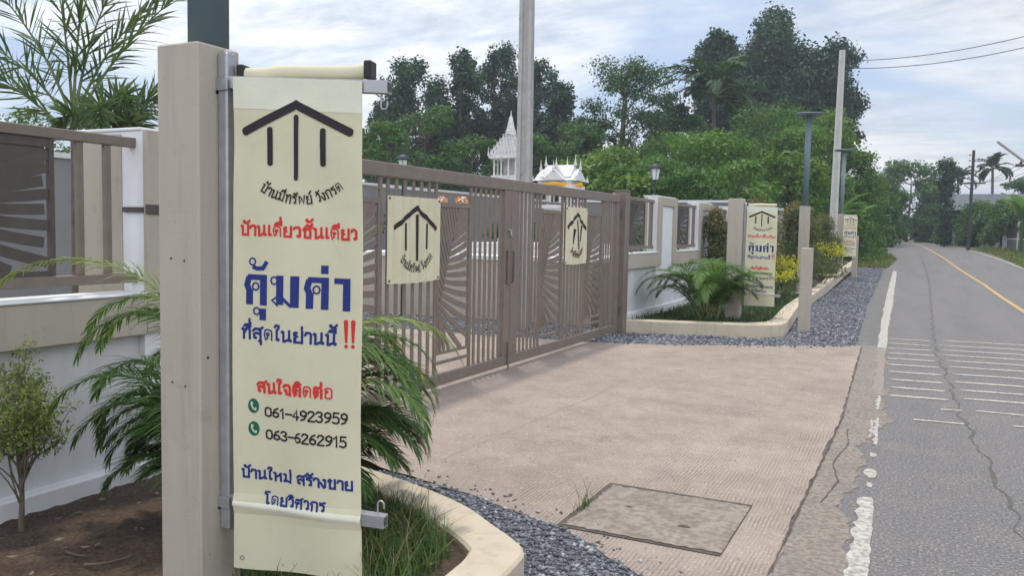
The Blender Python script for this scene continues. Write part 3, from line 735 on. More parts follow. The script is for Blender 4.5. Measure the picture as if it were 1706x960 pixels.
def fence_panel(T, y0, y1, zb, zt_, x, o, leafspan, bars, rails_to=None):
    f = MB()
    f.box(x-.025, x+.025, y0, y1, zt_-.055, zt_, .004); f.box(x-.025, x+.025, y0, y1, zb, zb+.055, .004)
    for yb in bars: f.box(x-.016, x+.016, yb-.019, yb+.019, zb+.056, zt_-.056, .003)
    for yb in (y0+(y1-y0)*.30,): f.box(x-.015, x+.015, yb-.02, yb+.02, zb-.075, zb-.001)
    po = f.obj('fence_panel', M_brown, T, o); dn = 18 if zt_ < 2 else 13
    for (a, b) in leafspan:
        l = MB(); leaf_panel(l, a, b, zb+.057, zt_-.057, x, .010, dens=dn); l.obj('leaf_sheet', M_dark, po, o)
def wall_run(T, o, y0, y1, pillars, panels, zb, dz=0.0, dep=.58):
    X = -3.95
    b = MB(); b.box(X-.22, X-.075, y0, y1, -.05, .90+dz); b.obj('wall_base', M_white, T, o)
    p = MB(); p.box(X-.10, X+.0, y0, y1, -.02, .125+dz*2, .01); p.obj('plinth', M_bright, T, o)
    for (a, c) in panels:
        s = MB(); s.box(X-.24, X+.0, a, c, .86+dz, 1.085+dz, .006); s.obj('sill_band', M_beige, T, o)
        s = MB(); s.box(X-.245, X+.012, a+.001, c-.001, 1.086+dz, 1.10+dz, .004); s.obj('sill_cap', M_bright, T, o)
    for (a, c) in pillars:
        q = MB(); q.box(X-dep, X-.03, a+.004, c-.004, -.05, 2.015+dz); q.obj('pillar', M_bright, T, o)
        w = min(.2, (c-a)*.2); f = MB()
        f.box(X-.03, X+.005, a, a+w, .87+dz, 2.02+dz, .004); f.box(X-.03, X+.005, c-w, c, .87+dz, 2.02+dz, .004)
        f.box(X-.03, X+.004, a+w+.001, c-w-.001, 2.02-w*.75+dz, 2.019+dz, .004)
        fo = f.obj('pillar_frame', M_beige, T, o)
        r = MB(); r.box(X-dep-.02, X-.04, a-.006, c+.006, 2.016+dz, 2.034+dz, .004); r.obj('pillar_cap', M_bright, T, o)
        r = MB(); r.box(X-dep-.005, X-.20, a+.0, a+.003, 1.0+dz, 2.0+dz); r.obj('inner_reveal', M_beige, T, o)

oL = (-4.05, 3.0, 0)
WL = thing('boundary_wall', 'white and beige boundary wall with metal panel at the left edge, behind the shrub', 'wall', oL)
wall_run(WL, oL, -3.0, 3.9, [(3.37, 4.22), (-1.2, -.3)], [(-.3, 3.37)], 1.15)
fence_panel(WL, -.25, 3.40, 1.155, 1.975, -4.06, oL, [(2.10, 2.88), (.9, 1.7)], [3.03, 3.20, 1.82, 1.95, .1, .3, .5, .7])
m = MB(); m.box(-4.135, -3.97, 3.358, 3.3665, 1.555, 1.585, .001); m.box(-3.944, -3.934, 3.355, 3.62, 1.545, 1.60, .002); m.obj('wall_bracket', M_dark, WL, oL)
oR = (-4.05, 12.2, 0)
WR = thing('boundary_wall', 'white and beige boundary wall beyond the gate with palm leaf metal panels', 'wall', oR)
pil = [(13.58, 14.72), (16.42, 17.56), (19.26, 20.4), (22.1, 23.24), (24.94, 26.1), (27.8, 28.9), (30.6, 31.7), (33.4, 34.5)]
pan = [(12.0, 13.58)]+[(a[1], b[0]) for a, b in zip(pil, pil[1:])]
wall_run(WR, oR, 11.9, 34.5, pil, pan, 1.15, .07, .26)
for k, (a, b) in enumerate(pan[:5]):
    fence_panel(WR, a+.02, b+.05, 1.22, 2.03, -4.06, oR, [(a+.30, a+.30+(b-a)*.52)] if k < 4 else [], [b-.15, b-.05, a+.1, a+.2])

# ------------------------------------------------------------------ gate
GX = -3.95
def gate_leaf(label, yh, yc, sections, o, latch):
    """yh hinge side, yc closing side; sections: ('bars', y0, y1, n) or ('leaf', y0, y1, flip)"""
    T = thing('gate_leaf', label, 'gate', o)
    s = 1 if yc > yh else -1; a, b = min(yh, yc), max(yh, yc)
    f = MB(); zt0 = 2.02; zb = .055
    f.box(GX-.03, GX+.03, a, b, zt0-.115, zt0, .006); f.box(GX-.03, GX+.03, a, b, zb, zb+.105, .006)
    f.box(GX-.029, GX+.029, a, a+.15, zb+.106, zt0-.116, .005); f.box(GX-.029, GX+.029, b-.15, b, zb+.106, zt0-.116, .005)
    f.obj('gate_frame', M_brown, T, o)
    br = MB(); z0 = zb+.107; z1 = zt0-.117
    for sec in sections:
        if sec[0] == 'bars':
            _, y0, y1, n = sec
            for k in range(n):
                y = y0+(y1-y0)*(k+.5)/n; br.box(GX-.007, GX+.007, y-.021, y+.021, z0, z1, .002)
        else:
            _, y0, y1, fl = sec
            br.box(GX-.012, GX+.012, y0-.036, y0-.001, z0, z1, .002); br.box(GX-.012, GX+.012, y1+.001, y1+.036, z0, z1, .002)
            br.box(GX-.012, GX+.012, y0, y1, .245, .275); br.box(GX-.012, GX+.012, y0, y1, 1.80, 1.825)
            l = MB(); leaf_panel(l, y0, y1, .335, 1.735, GX, .010, fl, 17); l.obj('leaf_sheet', M_brown, T, o)
    br.obj('bars', M_brown, T, o)
    if latch:
        l = MB(); l.box(GX+.031, GX+.062, yc-.10, yc-.035, .92, 1.28, .006); l.box(GX+.031, GX+.05, yc-.035, yc-.008, 1.08, 1.11)
        l.obj('lock_box', M_brown, T, o)
        h = MB(); h.tube([(GX+.063, yc-.045, 1.27), (GX+.085, yc-.045, 1.26), (GX+.085, yc-.045, .95), (GX+.063, yc-.045, .94)], .010, 6); h.obj('handle', M_dark, T, o)
        h = MB(); h.box(GX+.031, GX+.045, yc-.09, yc-.01, 1.485, 1.50); h.tube([(GX+.05, yc-.05, 1.49), (GX+.055, yc-.05, 1.44), (GX+.055, yc-.03, 1.42)], .012, 6); h.obj('hasp', M_galv, T, o)
        d = MB(); d.tube([(GX+.045, yc-.05, .30), (GX+.045, yc-.05, -.02)], .010, 8); d.obj('drop_bolt', M_brown, T, o)
    return T
gate_leaf('left leaf of the brown metal driveway gate, behind the nearest banner', 4.46, 7.985,
          [('bars', 4.62, 4.80, 2), ('leaf', 4.86, 5.62, False), ('bars', 5.68, 6.45, 6), ('leaf', 6.52, 7.13, False), ('bars', 7.19, 7.83, 6)], (GX, 4.46, 0), True)
gate_leaf('right leaf of the brown metal driveway gate, ending at the white wall', 11.52, 7.995,
          [('bars', 8.15, 8.74, 6), ('leaf', 8.80, 9.42, False), ('bars', 9.48, 10.16, 6), ('leaf', 10.22, 10.82, False), ('bars', 10.88, 11.36, 5)], (GX, 11.52, 0), False)
for y, lab in ((4.34, 'brown steel gate post hidden behind the nearest banner'), (11.68, 'brown steel gate post where the gate meets the white wall')):
    T = thing('gate_post', lab, 'post', (GX, y, 0), 0, 'steel posts carrying the gate')
    mb = MB(); mb.box(GX-.085, GX+.085, y-.10, y+.10, -.05, 2.075, .006); mb.obj('post_body', M_brown, T, (GX, y, 0))
    mb = MB(); mb.box(GX-.092, GX+.092, y-.107, y+.107, 2.0755, 2.09, .003); mb.obj('post_cap', M_brown, T, (GX, y, 0))
    for z in (.35, 1.75): mb = MB(); mb.tube([(GX+.02, y+(.112 if y < 8 else -.112), z-.06), (GX+.02, y+(.112 if y < 8 else -.112), z+.06)], .018, 8); mb.obj('hinge', M_dark, T, (GX, y, 0))
T = thing('fence_post', 'beige masonry pier between the brown gate post and the first fence panel', 'post', (GX, 11.9, 0))
mb = MB(); mb.box(GX-.2, GX-.02, 11.80, 11.985, -.03, 2.06, .006); mb.obj('pier', M_beige, T, (GX, 11.9, 0))

# ------------------------------------------------------------------ stroke lettering (Thai and digits)
def c8(cx, cy, r=.085, n=8): return [(cx+r*cos(2*pi*k/n), cy+r*1.05*sin(2*pi*k/n)) for k in range(n+1)]
G = {
 'บ': (.80, [c8(.13, .88), [(.2, .86), (.2, 0), (.64, 0), (.64, 1)]]),
 'น': (.86, [c8(.13, .88), [(.2, .86), (.2, 0), (.3, .0), (.60, .22)], c8(.70, .10), [(.62, .14), (.62, 1)]]),
 'ม': (.82, [c8(.13, .88), [(.22, .86), (.22, .12)], c8(.13, .10), [(.20, .26), (.62, .0), (.64, 1)]]),
 'ท': (.82, [c8(.12, .88), [(.2, .86), (.2, 0)], [(.2, .45), (.42, .98), (.58, .98), (.64, .85), (.64, 0)]]),
 'ร': (.62, [c8(.33, .10), [(.42, .12), (.42, .60), (.30, .68), (.10, .72), (.10, .92), (.26, .90), (.50, 1.0)]]),
 'พ': (.92, [c8(.22, .86), [(.13, .86), (.2, .02), (.44, .72), (.66, .02), (.76, 1)]]),
 'ย': (.80, [c8(.2, .88), [(.12, .84), (.12, .66), (.28, .54), (.14, .44), (.14, 0), (.63, 0), (.63, 1)]]),
 'ว': (.60, [c8(.33, .10), [(.42, .12), (.42, .82), (.32, .98), (.14, .98), (.06, .82)]]),
 'ง': (.60, [c8(.32, .87), [(.41, .86), (.41, .08), (.30, .0), (.04, .52)]]),
 'ก': (.80, [[(.17, 0), (.17, .62), (.06, .72), (.2, .97), (.54, .97), (.63, .84), (.63, 0)]]),
 'ด': (.84, [c8(.36, .55, .1), [(.30, .48), (.36, .2), (.2, .0), (.10, .5), (.16, .92), (.34, 1.0), (.56, .95), (.66, .78), (.66, 0)]]),
 'ต': (.84, [c8(.36, .55, .1), [(.30, .48), (.36, .2), (.2, .0), (.10, .5), (.14, .94), (.26, 1.0), (.37, .86), (.50, 1.0), (.62, .94), (.67, .78), (.67, 0)]]),
 'ค': (.86, [c8(.39, .60, .1), [(.36, .52), (.24, .34), (.22, 0)], [(.22, .02), (.22, .4), (.08, .62), (.16, .96), (.60, .96), (.68, .88), (.68, 0)]]),
 'ศ': (.90, [c8(.39, .60, .1), [(.36, .52), (.24, .34), (.22, 0)], [(.22, .02), (.22, .4), (.08, .62), (.16, .96), (.58, .96), (.68, .82), (.68, 0)], [(.58, .96), (.80, 1.16)]]),
 'ช': (.82, [c8(.13, .78), [(.10, .86), (.20, 1.0), (.30, .88), (.20, .6), (.20, 0), (.60, 0), (.60, .70), (.48, .80), (.52, .92), (.74, 1.04)]]),
 'ข': (.78, [c8(.13, .78), [(.10, .86), (.20, 1.0), (.30, .88), (.20, .6), (.20, 0), (.60, 0), (.60, 1)]]),
 'ส': (.84, [c8(.25, .11), [(.16, .14), (.14, .46), (.34, .60), (.63, .46)], [(.08, .78), (.22, .98), (.50, .98), (.64, .80), (.64, 0)], [(.52, .90), (.80, 1.14)]]),
 'จ': (.78, [c8(.22, .44), [(.30, .46), (.32, .08), (.60, .0), (.60, .80), (.46, .98), (.22, .98), (.08, .80)]]),
 'อ': (.80, [c8(.24, .64), [(.14, .60), (.14, .06), (.24, 0), (.52, 0), (.62, .1), (.62, .84), (.50, .98), (.24, .98), (.10, .84)]]),
 'ห': (.88, [c8(.13, .88), [(.2, .86), (.2, 0)], [(.2, .36), (.42, .62), (.62, .74)], c8(.66, .86), [(.50, .66), (.66, .50), (.66, 0)]]),
 'า': (.56, [[(.04, .74), (.12, .96), (.36, .96), (.44, .84), (.44, 0)]]),
 'เ': (.40, [[(.16, 1), (.16, .10)], c8(.25, .10)]),
 'ใ': (.50, [c8(.30, .10), [(.20, .10), (.20, 1.0), (.34, 1.2), (.34, 1.42), (.14, 1.46), (.06, 1.30)]]),
 'โ': (.50, [c8(.30, .10), [(.20, .10), (.20, 1.1), (.03, 1.22), (.06, 1.44), (.40, 1.46)]]),
 ' ': (.42, []), '!': (.42, [[(.2, 1.42), (.2, .38)], [(.2, .12), (.2, .02)]]),
 '-': (.62, [[(.06, .48), (.56, .48)]]),
 '0': (.68, [[(.34, 1), (.56, .88), (.60, .5), (.56, .12), (.34, 0), (.12, .12), (.08, .5), (.12, .88), (.34, 1)]]),
 '1': (.50, [[(.10, .78), (.30, 1), (.30, 0)]]),
 '2': (.66, [[(.08, .78), (.16, .96), (.38, 1), (.54, .88), (.54, .68), (.10, .12), (.08, 0), (.58, 0)]]),
 '3': (.66, [[(.08, .84), (.22, 1), (.44, .97), (.54, .78), (.44, .57), (.26, .54), (.46, .50), (.57, .26), (.46, .04), (.22, 0), (.06, .16)]]),
 '4': (.68, [[(.46, 0), (.46, 1), (.06, .30), (.60, .30)]]),
 '5': (.66, [[(.54, 1), (.16, 1), (.12, .56), (.36, .64), (.56, .48), (.56, .16), (.36, 0), (.08, .08)]]),
 '6': (.66, [[(.50, .97), (.26, .84), (.09, .46), (.11, .14), (.32, 0), (.54, .14), (.55, .42), (.34, .56), (.12, .42)]]),
 '9': (.66, [[(.16, .03), (.40, .16), (.57, .54), (.55, .86), (.34, 1), (.12, .86), (.11, .58), (.32, .44), (.54, .58)]]),
}
MARK = {  # drawn from the right edge of the letter before
 'ั': [c8(-.46, 1.22, .075), [(-.40, 1.16), (-.26, 1.14), (-.08, 1.36)]],
 'ิ': [[(-.62, 1.16), (-.52, 1.32), (-.30, 1.38), (-.12, 1.16), (-.62, 1.16)]],
 'ี': [[(-.62, 1.16), (-.52, 1.32), (-.30, 1.36), (-.12, 1.16), (-.62, 1.16)], [(-.14, 1.16), (-.14, 1.52)]],
 'ุ': [c8(-.26, -.20, .075), [(-.17, -.16), (-.17, -.48)]],
 '่': [[(-.20, 1.20), (-.20, 1.46)]],
 '้': [c8(-.48, 1.38, .07), [(-.50, 1.30), (-.40, 1.20), (-.22, 1.22), (-.06, 1.44)]],
 '์': [c8(-.34, 1.24, .075), [(-.28, 1.32), (-.10, 1.50)]],
}
BIG = {  # heavy display letters: (weight, points)
 'ค': (1.00, [(1, [(.24, 0), (.24, .46)]), (.85, [(.25, .42), (.15, .64), (.22, .90)]), (.72, [(.17, .90), (.74, .90)]), (1, [(.74, .99), (.74, 0)]), (.22, c8(.46, .60, .115)), (.24, [(.38, .50), (.28, .40)])]),
 'ม': (1.04, [(.22, c8(.12, .82, .115)), (1, [(.32, .99), (.32, .06)]), (.24, [(.24, .32), (.05, .19), (.24, .03)]), (.42, [(.38, .30), (.70, .03)]), (1, [(.80, .99), (.80, 0)])]),
 'า': (.74, [(.72, [(.04, .90), (.46, .90)]), (1, [(.46, .99), (.46, 0)])]),
}
BIGMARK = {
 'ุ': [(.22, c8(-.50, -.20, .11)), (.95, [(-.28, -.10), (-.28, -.48)])],
 '้': [(.22, c8(-.66, 1.40, .11)), (.55, [(-.66, 1.24), (-.50, 1.18), (-.28, 1.20), (-.14, 1.42)])],
 '่': [(1, [(-.28, 1.10), (-.28, 1.36)])],
}
def layout(txt, big=False):
    x = 0; out = []; hi = False
    for i, ch in enumerate(txt):
        if ch in MARK:
            nxt = ch in '่้์' and hi
            for s in (BIGMARK if big else MARK)[ch]:
                f, s = s if isinstance(s, tuple) else (.62 if len(s) == 9 else 1, s)
                out.append((f, [(px+x, py+(.40 if nxt else 0)) for px, py in s]))
            if ch in 'ัิี': hi = True
        else:
            w, ss = (BIG if big else G)[ch]; hi = False
            for s in ss:
                f, s = s if isinstance(s, tuple) else (.62 if len(s) == 9 and ch not in '0369' else 1, s)
                out.append((f, [(px+x, py) for px, py in s]))
            x += w
    return out, x-(.20 if big else .12)
def stroke(mb, pts, w, P, k, step=.02, lift=.0012, taper=None, flat=False):
    """ribbon of width w along 2-D points, laid on the cloth by P(u, v, lift)"""
    q = [np.array(p, float) for p in pts]; r = []
    closed = np.linalg.norm(q[0]-q[-1]) < 1e-6
    if not closed and not flat:
        d = q[0]-q[1]; q[0] = q[0]+d/np.linalg.norm(d)*w*.18; d = q[-1]-q[-2]; q[-1] = q[-1]+d/np.linalg.norm(d)*w*.18
    for a, b in zip(q, q[1:]):
        n = max(1, int(np.linalg.norm(b-a)/step)); r += [a+(b-a)*i/n for i in range(n)]
    r.append(q[-1]); n = len(r); V = []
    for i in range(n):
        if closed: a, b = r[(i-1) % (n-1)], r[(i+1) % (n-1)]
        else: a, b = r[max(i-1, 0)], r[min(i+1, n-1)]
        d1 = r[i]-a; d2 = b-r[i]; l1 = np.linalg.norm(d1); l2 = np.linalg.norm(d2)
        d1 = d1/l1 if l1 > 1e-9 else d2/l2; d2 = d2/l2 if l2 > 1e-9 else d1
        t = d1+d2; lt = np.linalg.norm(t); t = t/lt if lt > .2 else d2
        nn = np.array((-t[1], t[0])); m = min(1.5, 1/max(.4, abs(nn[0]*-d1[1]+nn[1]*d1[0]))); h = w*.5*m
        if taper: h *= taper(i/(n-1))
        for s in (-1, 1): V.append(P(r[i][0]+nn[0]*s*h, r[i][1]+nn[1]*s*h, lift+(k % 7)*.00006))
    F = [(2*i, 2*i+1, 2*i+3, 2*i+2) for i in range(n-1)]
    if not closed and not flat:     # round ends
        for i, sg in ((0, -1), (n-1, 1)):
            d = (r[1]-r[0] if i == 0 else r[-1]-r[-2]); d = d/np.linalg.norm(d)*sg; nn = np.array((-d[1], d[0])); h = w*.5*(taper(i/(n-1)) if taper else 1)
            o = len(V); V.append(P(*r[i], lift+(k % 7)*.00006)); m = 5
            for j in range(m+1):
                a = -pi/2+pi*j/m; e = r[i]+(d*cos(a)*.75+nn*sin(a))*h; V.append(P(e[0], e[1], lift+(k % 7)*.00006))
            F += [(o, o+1+j, o+2+j) for j in range(m)]
    mb.add(V, F)
def text(mb, txt, u0, u1, v0, v1, h0, h1, w, P, arc=None, big=False):
    """text from (u0, v0) to (u1, v1); letter height h0 at the left, h1 at the right"""
    ss, W = layout(txt, big)
    for k, (f, s) in enumerate(ss):
        pts = []
        for x, y in s:
            t = x/W; h = h0+(h1-h0)*t
            if arc:
                cx, cy, R, a0, a1 = arc; a = a0+(a1-a0)*t; pts.append((cx+(R-y*h)*cos(a), cy+(R-y*h)*sin(a)))
            else: pts.append((u0+(u1-u0)*t, v0+(v1-v0)*t+y*h))
        stroke(mb, pts, w*f, P, k, flat=big and f > .3)
def disc(mb, cu, cv, ru, rv, P, k=0, n=20):
    V = [P(cu, cv, .0012)]+[P(cu+ru*cos(2*pi*i/n), cv+rv*sin(2*pi*i/n), .0012) for i in range(n)]
    mb.add(V, [(0, 1+i, 1+(i+1) % n) for i in range(n)])
def cloth_sheet(P, W, z0, z1, nu=26, nv=70, th=.0014):
    mb = MB(); V = []; n = nu+1
    for s in (0, -th):
        for j in range(nv+1):
            for i in range(n): V.append(P(W*i/nu, z0+(z1-z0)*j/nv, s))
    o = n*(nv+1); F = []
    for j in range(nv):
        for i in range(nu):
            a = j*n+i; F.append((a, a+1, a+n+1, a+n)); F.append((o+a, o+a+n, o+a+n+1, o+a+1))
    for i in range(nu): F.append((i, o+i, o+i+1, i+1)); a = nv*n+i; F.append((a, a+1, o+a+1, o+a))
    for j in range(nv): a = j*n; F.append((a, a+n, o+a+n, o+a)); a += nu; F.append((a, o+a, o+a+n, a+n))
    return mb.add(V, F)
def logo(mb, mt, P, sx, sy, pts, w, arc, hh, tw):
    A, B, Cc, b1, b2, m1, m2, d1, d2 = pts
    stroke(mb, [B, A], w*1.35, P, 0); stroke(mb, [A, Cc], w*1.35, P, 4); disc(mb, A[0], A[1], w*.675, w*.675, lambda u, v, s: P(u, v, s+.0006)); stroke(mb, [b1, b2], w*.95, P, 1); stroke(mb, [m1, m2], w*1.05, P, 2, taper=lambda t: 1.05-.35*t); stroke(mb, [d1, d2], w, P, 3)
    text(mt, 'บ้านมีทรัพย์ วังกรด', 0, 0, 0, 0, hh, hh, tw, P, arc=arc)

def arc_through(p, q, r):
    (x1, y1), (x2, y2), (x3, y3) = p, q, r
    d = 2*(x1*(y2-y3)+x2*(y3-y1)+x3*(y1-y2))
    ux = ((x1*x1+y1*y1)*(y2-y3)+(x2*x2+y2*y2)*(y3-y1)+(x3*x3+y3*y3)*(y1-y2))/d
    uy = ((x1*x1+y1*y1)*(x3-x2)+(x2*x2+y2*y2)*(x1-x3)+(x3*x3+y3*y3)*(x2-x1))/d
    return ux, uy, math.hypot(x1-ux, y1-uy), atan2(y1-uy, x1-ux), atan2(y3-uy, x3-ux)

# ------------------------------------------------------------------ tall banner on its bracket
BW = .487
def street_banner(label, loc, rot):
    """local frame: u along +X, outward normal -Y, z up; origin on the ground below the left edge"""
    T = thing('banner', label, 'banner', loc, rot, 'tall cream banners on posts along the road')
    def P(u, v, s):
        bow = .010*sin(pi*u/BW)*(sin((v-.25)*2.1)**2)+.006*sin(u*19+v*3.1)*min(1, max(.3, .3+(2.0-v)*3))*(.4+.6*min(1, abs(v-1.2)))
        bow += .011*exp(-((v-(.491-.025*u/BW))/.019)**2)+.004*sin(u*7+2.0)*exp(-((v-.9)/.35)**2)+.0035*sin((u*.8+v)*13)*exp(-((v-1.75)/.2)**2)
        if v < .47: bow += .02*(.47-v)*sin(u*9+1)
        edge = (.004*sin(v*5.3+.4) if u > BW*.5 else .003*sin(v*4.1))
        sag = -.026*u/BW*(1.0 if v > 1.9 else max(0, (v-.5)/1.4))
        return (u+edge, -bow-.034-s, v+sag*.9)
    cloth_sheet(P, BW, .252, 2.015).obj('cloth', M_cloth, T)
    Q = P
    def P(u, v, s):   # lettering was measured on the hanging cloth, sag included
        sag = -.026*u/BW*(1.0 if v > 1.9 else max(0, (v-.5)/1.4)); x, y, z = Q(u, v-sag*.9, s); return (x, y, z)
    def hem(name, lo, hi, m_):
        h = MB(); n = 26; V = []
        for i in range(n+1):
            u = BW*i/n; V += [Q(u, lo(u)+(hi(u)-lo(u))*q/8, .0010) for q in range(9)]
        h.add(V, [(9*i+q, 9*i+9+q, 9*i+10+q, 9*i+1+q) for i in range(n) for q in range(8)]); h.obj(name, m_, T)
    M_hem = mat('doubled banner cloth', (.70, .69, .565), (.64, .63, .52), 8, .8, .1, 60)
    hem('top_hem', lambda u: 1.905, lambda u: 2.0145, M_hem)
    hem('tube_pocket', lambda u: .478-.031*u/BW, lambda u: .503-.018*u/BW, M_hem)
    lg = MB(); lt = MB()
    logo(lg, lt, lambda u, v, s: P(u, v, s+.0012), 1, 1, [(.2425, 1.915), (.050, 1.826), (.4415, 1.820), (.1427, 1.828), (.1426, 1.716), (.2426, 1.869), (.2389, 1.664), (.3445, 1.822), (.3429, 1.714)],
         .0215, arc_through((.105, 1.622), (.255, 1.5735), (.4177, 1.628)), .028, .0052)
    lg.obj('house_logo', M_ink, T); lt.obj('arched_lettering', M_ink, T)
    def line(name, m, *a, **k): b = MB(); text(b, *a, **k); return b.obj(name, m, T)
    line('red_lettering', M_red, 'บ้านเดี่ยวชั้นเดียว', .0285, .4655, 1.464, 1.4525, .0335, .0345, .0090, P)
    line('red_lettering', M_red, 'สนใจติดต่อ', .0955, .3835, .905, .8945, .034, .036, .0100, P)
    for a, b in ((.428, .430), (.4545, .455)):
        r = MB(); stroke(r, [(a, 1.166), (b, 1.100)], .0165, P, 0, taper=lambda t: 1.0-.45*t); disc(r, b, 1.0815, .0068, .007, P); r.obj('exclamation_mark', M_red, T)
    line('blue_lettering', M_blue, 'คุ้มค่า', .041, .4375, 1.2165, 1.2045, .1085, .115, .0275, P, big=True)
    line('blue_lettering', M_blue, 'ที่สุดในย่านนี้', .0355, .3915, 1.0960, 1.0845, .036, .038, .0092, P)
    line('blue_lettering', M_blue, 'บ้านใหม่ สร้างขาย', .031, .457, .592, .5715, .030, .031, .0086, P)
    line('blue_lettering', M_blue, 'โดยวิศวกร', .121, .3555, .499, .4905, .029, .030, .0082, P)
    line('phone_number', M_ink, '061-4923959', .1235, .4365, .818, .8055, .0315, .038, .0068, P)
    line('phone_number', M_ink, '063-6262915', .126, .4325, .7365, .7230, .0315, .037, .0068, P)
    for cv in (.852, .7695):
        g = MB(); disc(g, .0816, cv, .0215, .0265, P); o = g.obj('phone_badge', M_green, T)
        h = MB(); P2 = lambda u, v, s: P(u, v, s+.0008)
        stroke(h, [(.0745, cv+.0125), (.0735, cv+.004), (.0795, cv-.008), (.0885, cv-.0135)], .0062, P2, 0, step=.004)
        stroke(h, [(.0745, cv+.0125), (.0785, cv+.0095)], .006, P2, 1, step=.004); stroke(h, [(.0885, cv-.0135), (.0905, cv-.0085)], .006, P2, 2, step=.004)
        h.obj('handset', M_cloth, o)
    # hem sleeves, eyelet and the back cloth rolled over a second tube
    s = MB(); n = 24; rows = []
    for k2 in range(n+1):
        u = BW*k2/n; zz = 2.032+.006*u/BW+.004*sin(u*12)-.006*exp(-((u-.08)/.05)**2)
        rows.append([(u, .035+.022*cos(a), zz+.026*sin(a)) for a in [2*pi*i/10 for i in range(10)]])
    V = [p for row in rows for p in row]; s.add(V, [(a*10+i, a*10+(i+1) % 10, a*10+10+(i+1) % 10, a*10+10+i) for a in range(n) for i in range(10)])
    s.obj('top_sleeve', M_cloth, T, smooth=True)
    def PB(u, v, sft): return (u*.90+.006, .040+.008*sin(u*8+v*3)*(2.03-v)+sft, v)
    cloth_sheet(PB, BW, .26, 2.03, 12, 30).obj('back_cloth', M_cloth, T)
    for u0, u1, dz in ((-.012, .016, 0), (BW-.018, BW+.010, .004)):
        c = MB(); c.box(u0, u1, .008, .064, 2.004+dz, 2.066+dz, .004); c.obj('end_cap', M_black, T)
    e = MB(); cu, cv = .034, .292
    ring = []
    for i in range(16):
        a = 2*pi*i/16
        for rr in (.0095, .0055): ring.append(Q(cu+rr*cos(a), cv+rr*sin(a), .0015))
    e.add(ring, [(2*i, 2*i+1, (2*i+3) % 32, (2*i+2) % 32) for i in range(16)]); e.obj('eyelet', M_galv, T)
    return T

def hook(mb, x, y, z, up=1, r=.013):
    pts = [(x, y, z)]+[(x, y, z+up*.028)]
    for i in range(7):
        a = pi*i/6; pts.append((x+r-r*cos(a), y, z+up*(.030+.012*sin(a)+.010)))
    pts.append((x+2*r, y, z+up*.026)); mb.tube(pts, .0032, 6)
def arm_set(T, bx, by, z0, z1, tx, ty, za1=2.0, za2=.492):
    """galvanised tube clamped to a post side at (bx, by) carrying two arms towards (tx, ty); world coordinates relative to T"""
    t = MB(); t.box(bx, bx+.045, by-.024, by+.024, z0, z1, .006)
    t.tube([(bx+.0225, by, z1-.02), (bx+.0225, by, z1+.004), (bx+.0225, by, z1+.010)], [.022, .020, .010], 10)
    o = t.obj('steel_tube', M_galv, T)
    for za, zb, up in ((za1, za1-.028, -1), (za2, za2-.028*za2/.492, 1)):
        d = Vector((tx-bx, ty-by, 0)).normalized(); s = Vector((-d.y, d.x, 0)); a = MB(); h = .021
        A = Vector((bx+.03, by, za)); L = Vector((tx-bx, ty-by, 0)).length+.055; B = A+d*L+Vector((0, 0, zb-za))
        V = []
        for p in (A, B):
            for i, j in ((-1, -1), (1, -1), (1, 1), (-1, 1)): V.append(p+s*(i*h)+Vector((0, 0, j*h)))
        a.add(V, [(3, 2, 1, 0), (4, 5, 6, 7), (0, 1, 5, 4), (1, 2, 6, 5), (2, 3, 7, 6), (3, 0, 4, 7)]); ao = a.obj('banner_arm', M_galv, T)
        c = MB(); i = .015
        V = []
        for e in (.0005, .002):
            for p, q in ((-1, -1), (1, -1), (1, 1), (-1, 1)): V.append(B+d*e+s*(p*i)+Vector((0, 0, q*i)))
        c.add(V, [(4, 5, 6, 7), (3, 2, 1, 0)]); c.obj('tube_mouth', M_dark, ao)
        hk = MB(); q = B-d*.030; hook(hk, q.x, q.y, q.z+(h if up > 0 else -h), up); hk.obj('hook', M_galv, ao)
        hk = MB(); hook(hk, A.x+d.x*.055, A.y+d.y*.055-.004, A.z+(h if up > 0 else -h), up, .010); hk.obj('hook', M_galv, ao)
        cl = MB(); cl.box(bx-.028, bx+.052, by-.031, by-.0245, za-.03, za+.012, .002); cl.box(bx-.03, bx-.001, by-.033, by+.03, za-.045, za+.005, .004)
        cl.obj('clamp', M_galv, T)

# nearest post: square concrete stub with the lamp pole standing on it
def lamp_head(T, z, r, n=28):
    m = MB(); m.lathe([(.03, z-.10), (.06, z-.05), (r*.45, z-.03), (r, z-.015), (r, z+.0), (r*.93, z+.012), (r*.4, z+.03), (.02, z+.035)], n); m.obj('lamp_disc', M_lamp, T, smooth=False)
    m = MB()
    for q in (.55, .78): m.lathe([(r*q, z-.036), (r*(q+.07), z-.034), (r*(q+.07), z-.0265), (r*q, z-.0285)], n)
    m.obj('light_ring', mat('lamp diffuser', (.30, .33, .34), (.26, .29, .30), 6, .4), T)
P1 = (-2.378, 2.262, 0)
T = thing('lamp_post', 'nearest square beige post with a dark lamp pole on top, left of the large banner', 'lamp post', P1, 0, 'lamp poles standing on square beige posts')
m = MB(); m.box(-.1, .1, -.1, .1, -.1, 2.128, .007); m.obj('concrete_post', M_beige, T)
m = MB(); m.tube([(.018, .03, 2.129), (.018, .03, 4.26)], .071, 24); m.obj('pole', M_lamp, T, smooth=True)
lamp_head(T, 4.33, .32)
for x, z in ((-.035, 1.372), (.03, 1.366), (-.035, .925), (.03, .915)):
    m = MB(); V = [(x+.0045*cos(a), -.1008, z+.0045*sin(a)) for a in [2*pi*i/8 for i in range(8)]]; m.add(V, [tuple(range(8))]); m.obj('drill_hole', M_black, T)
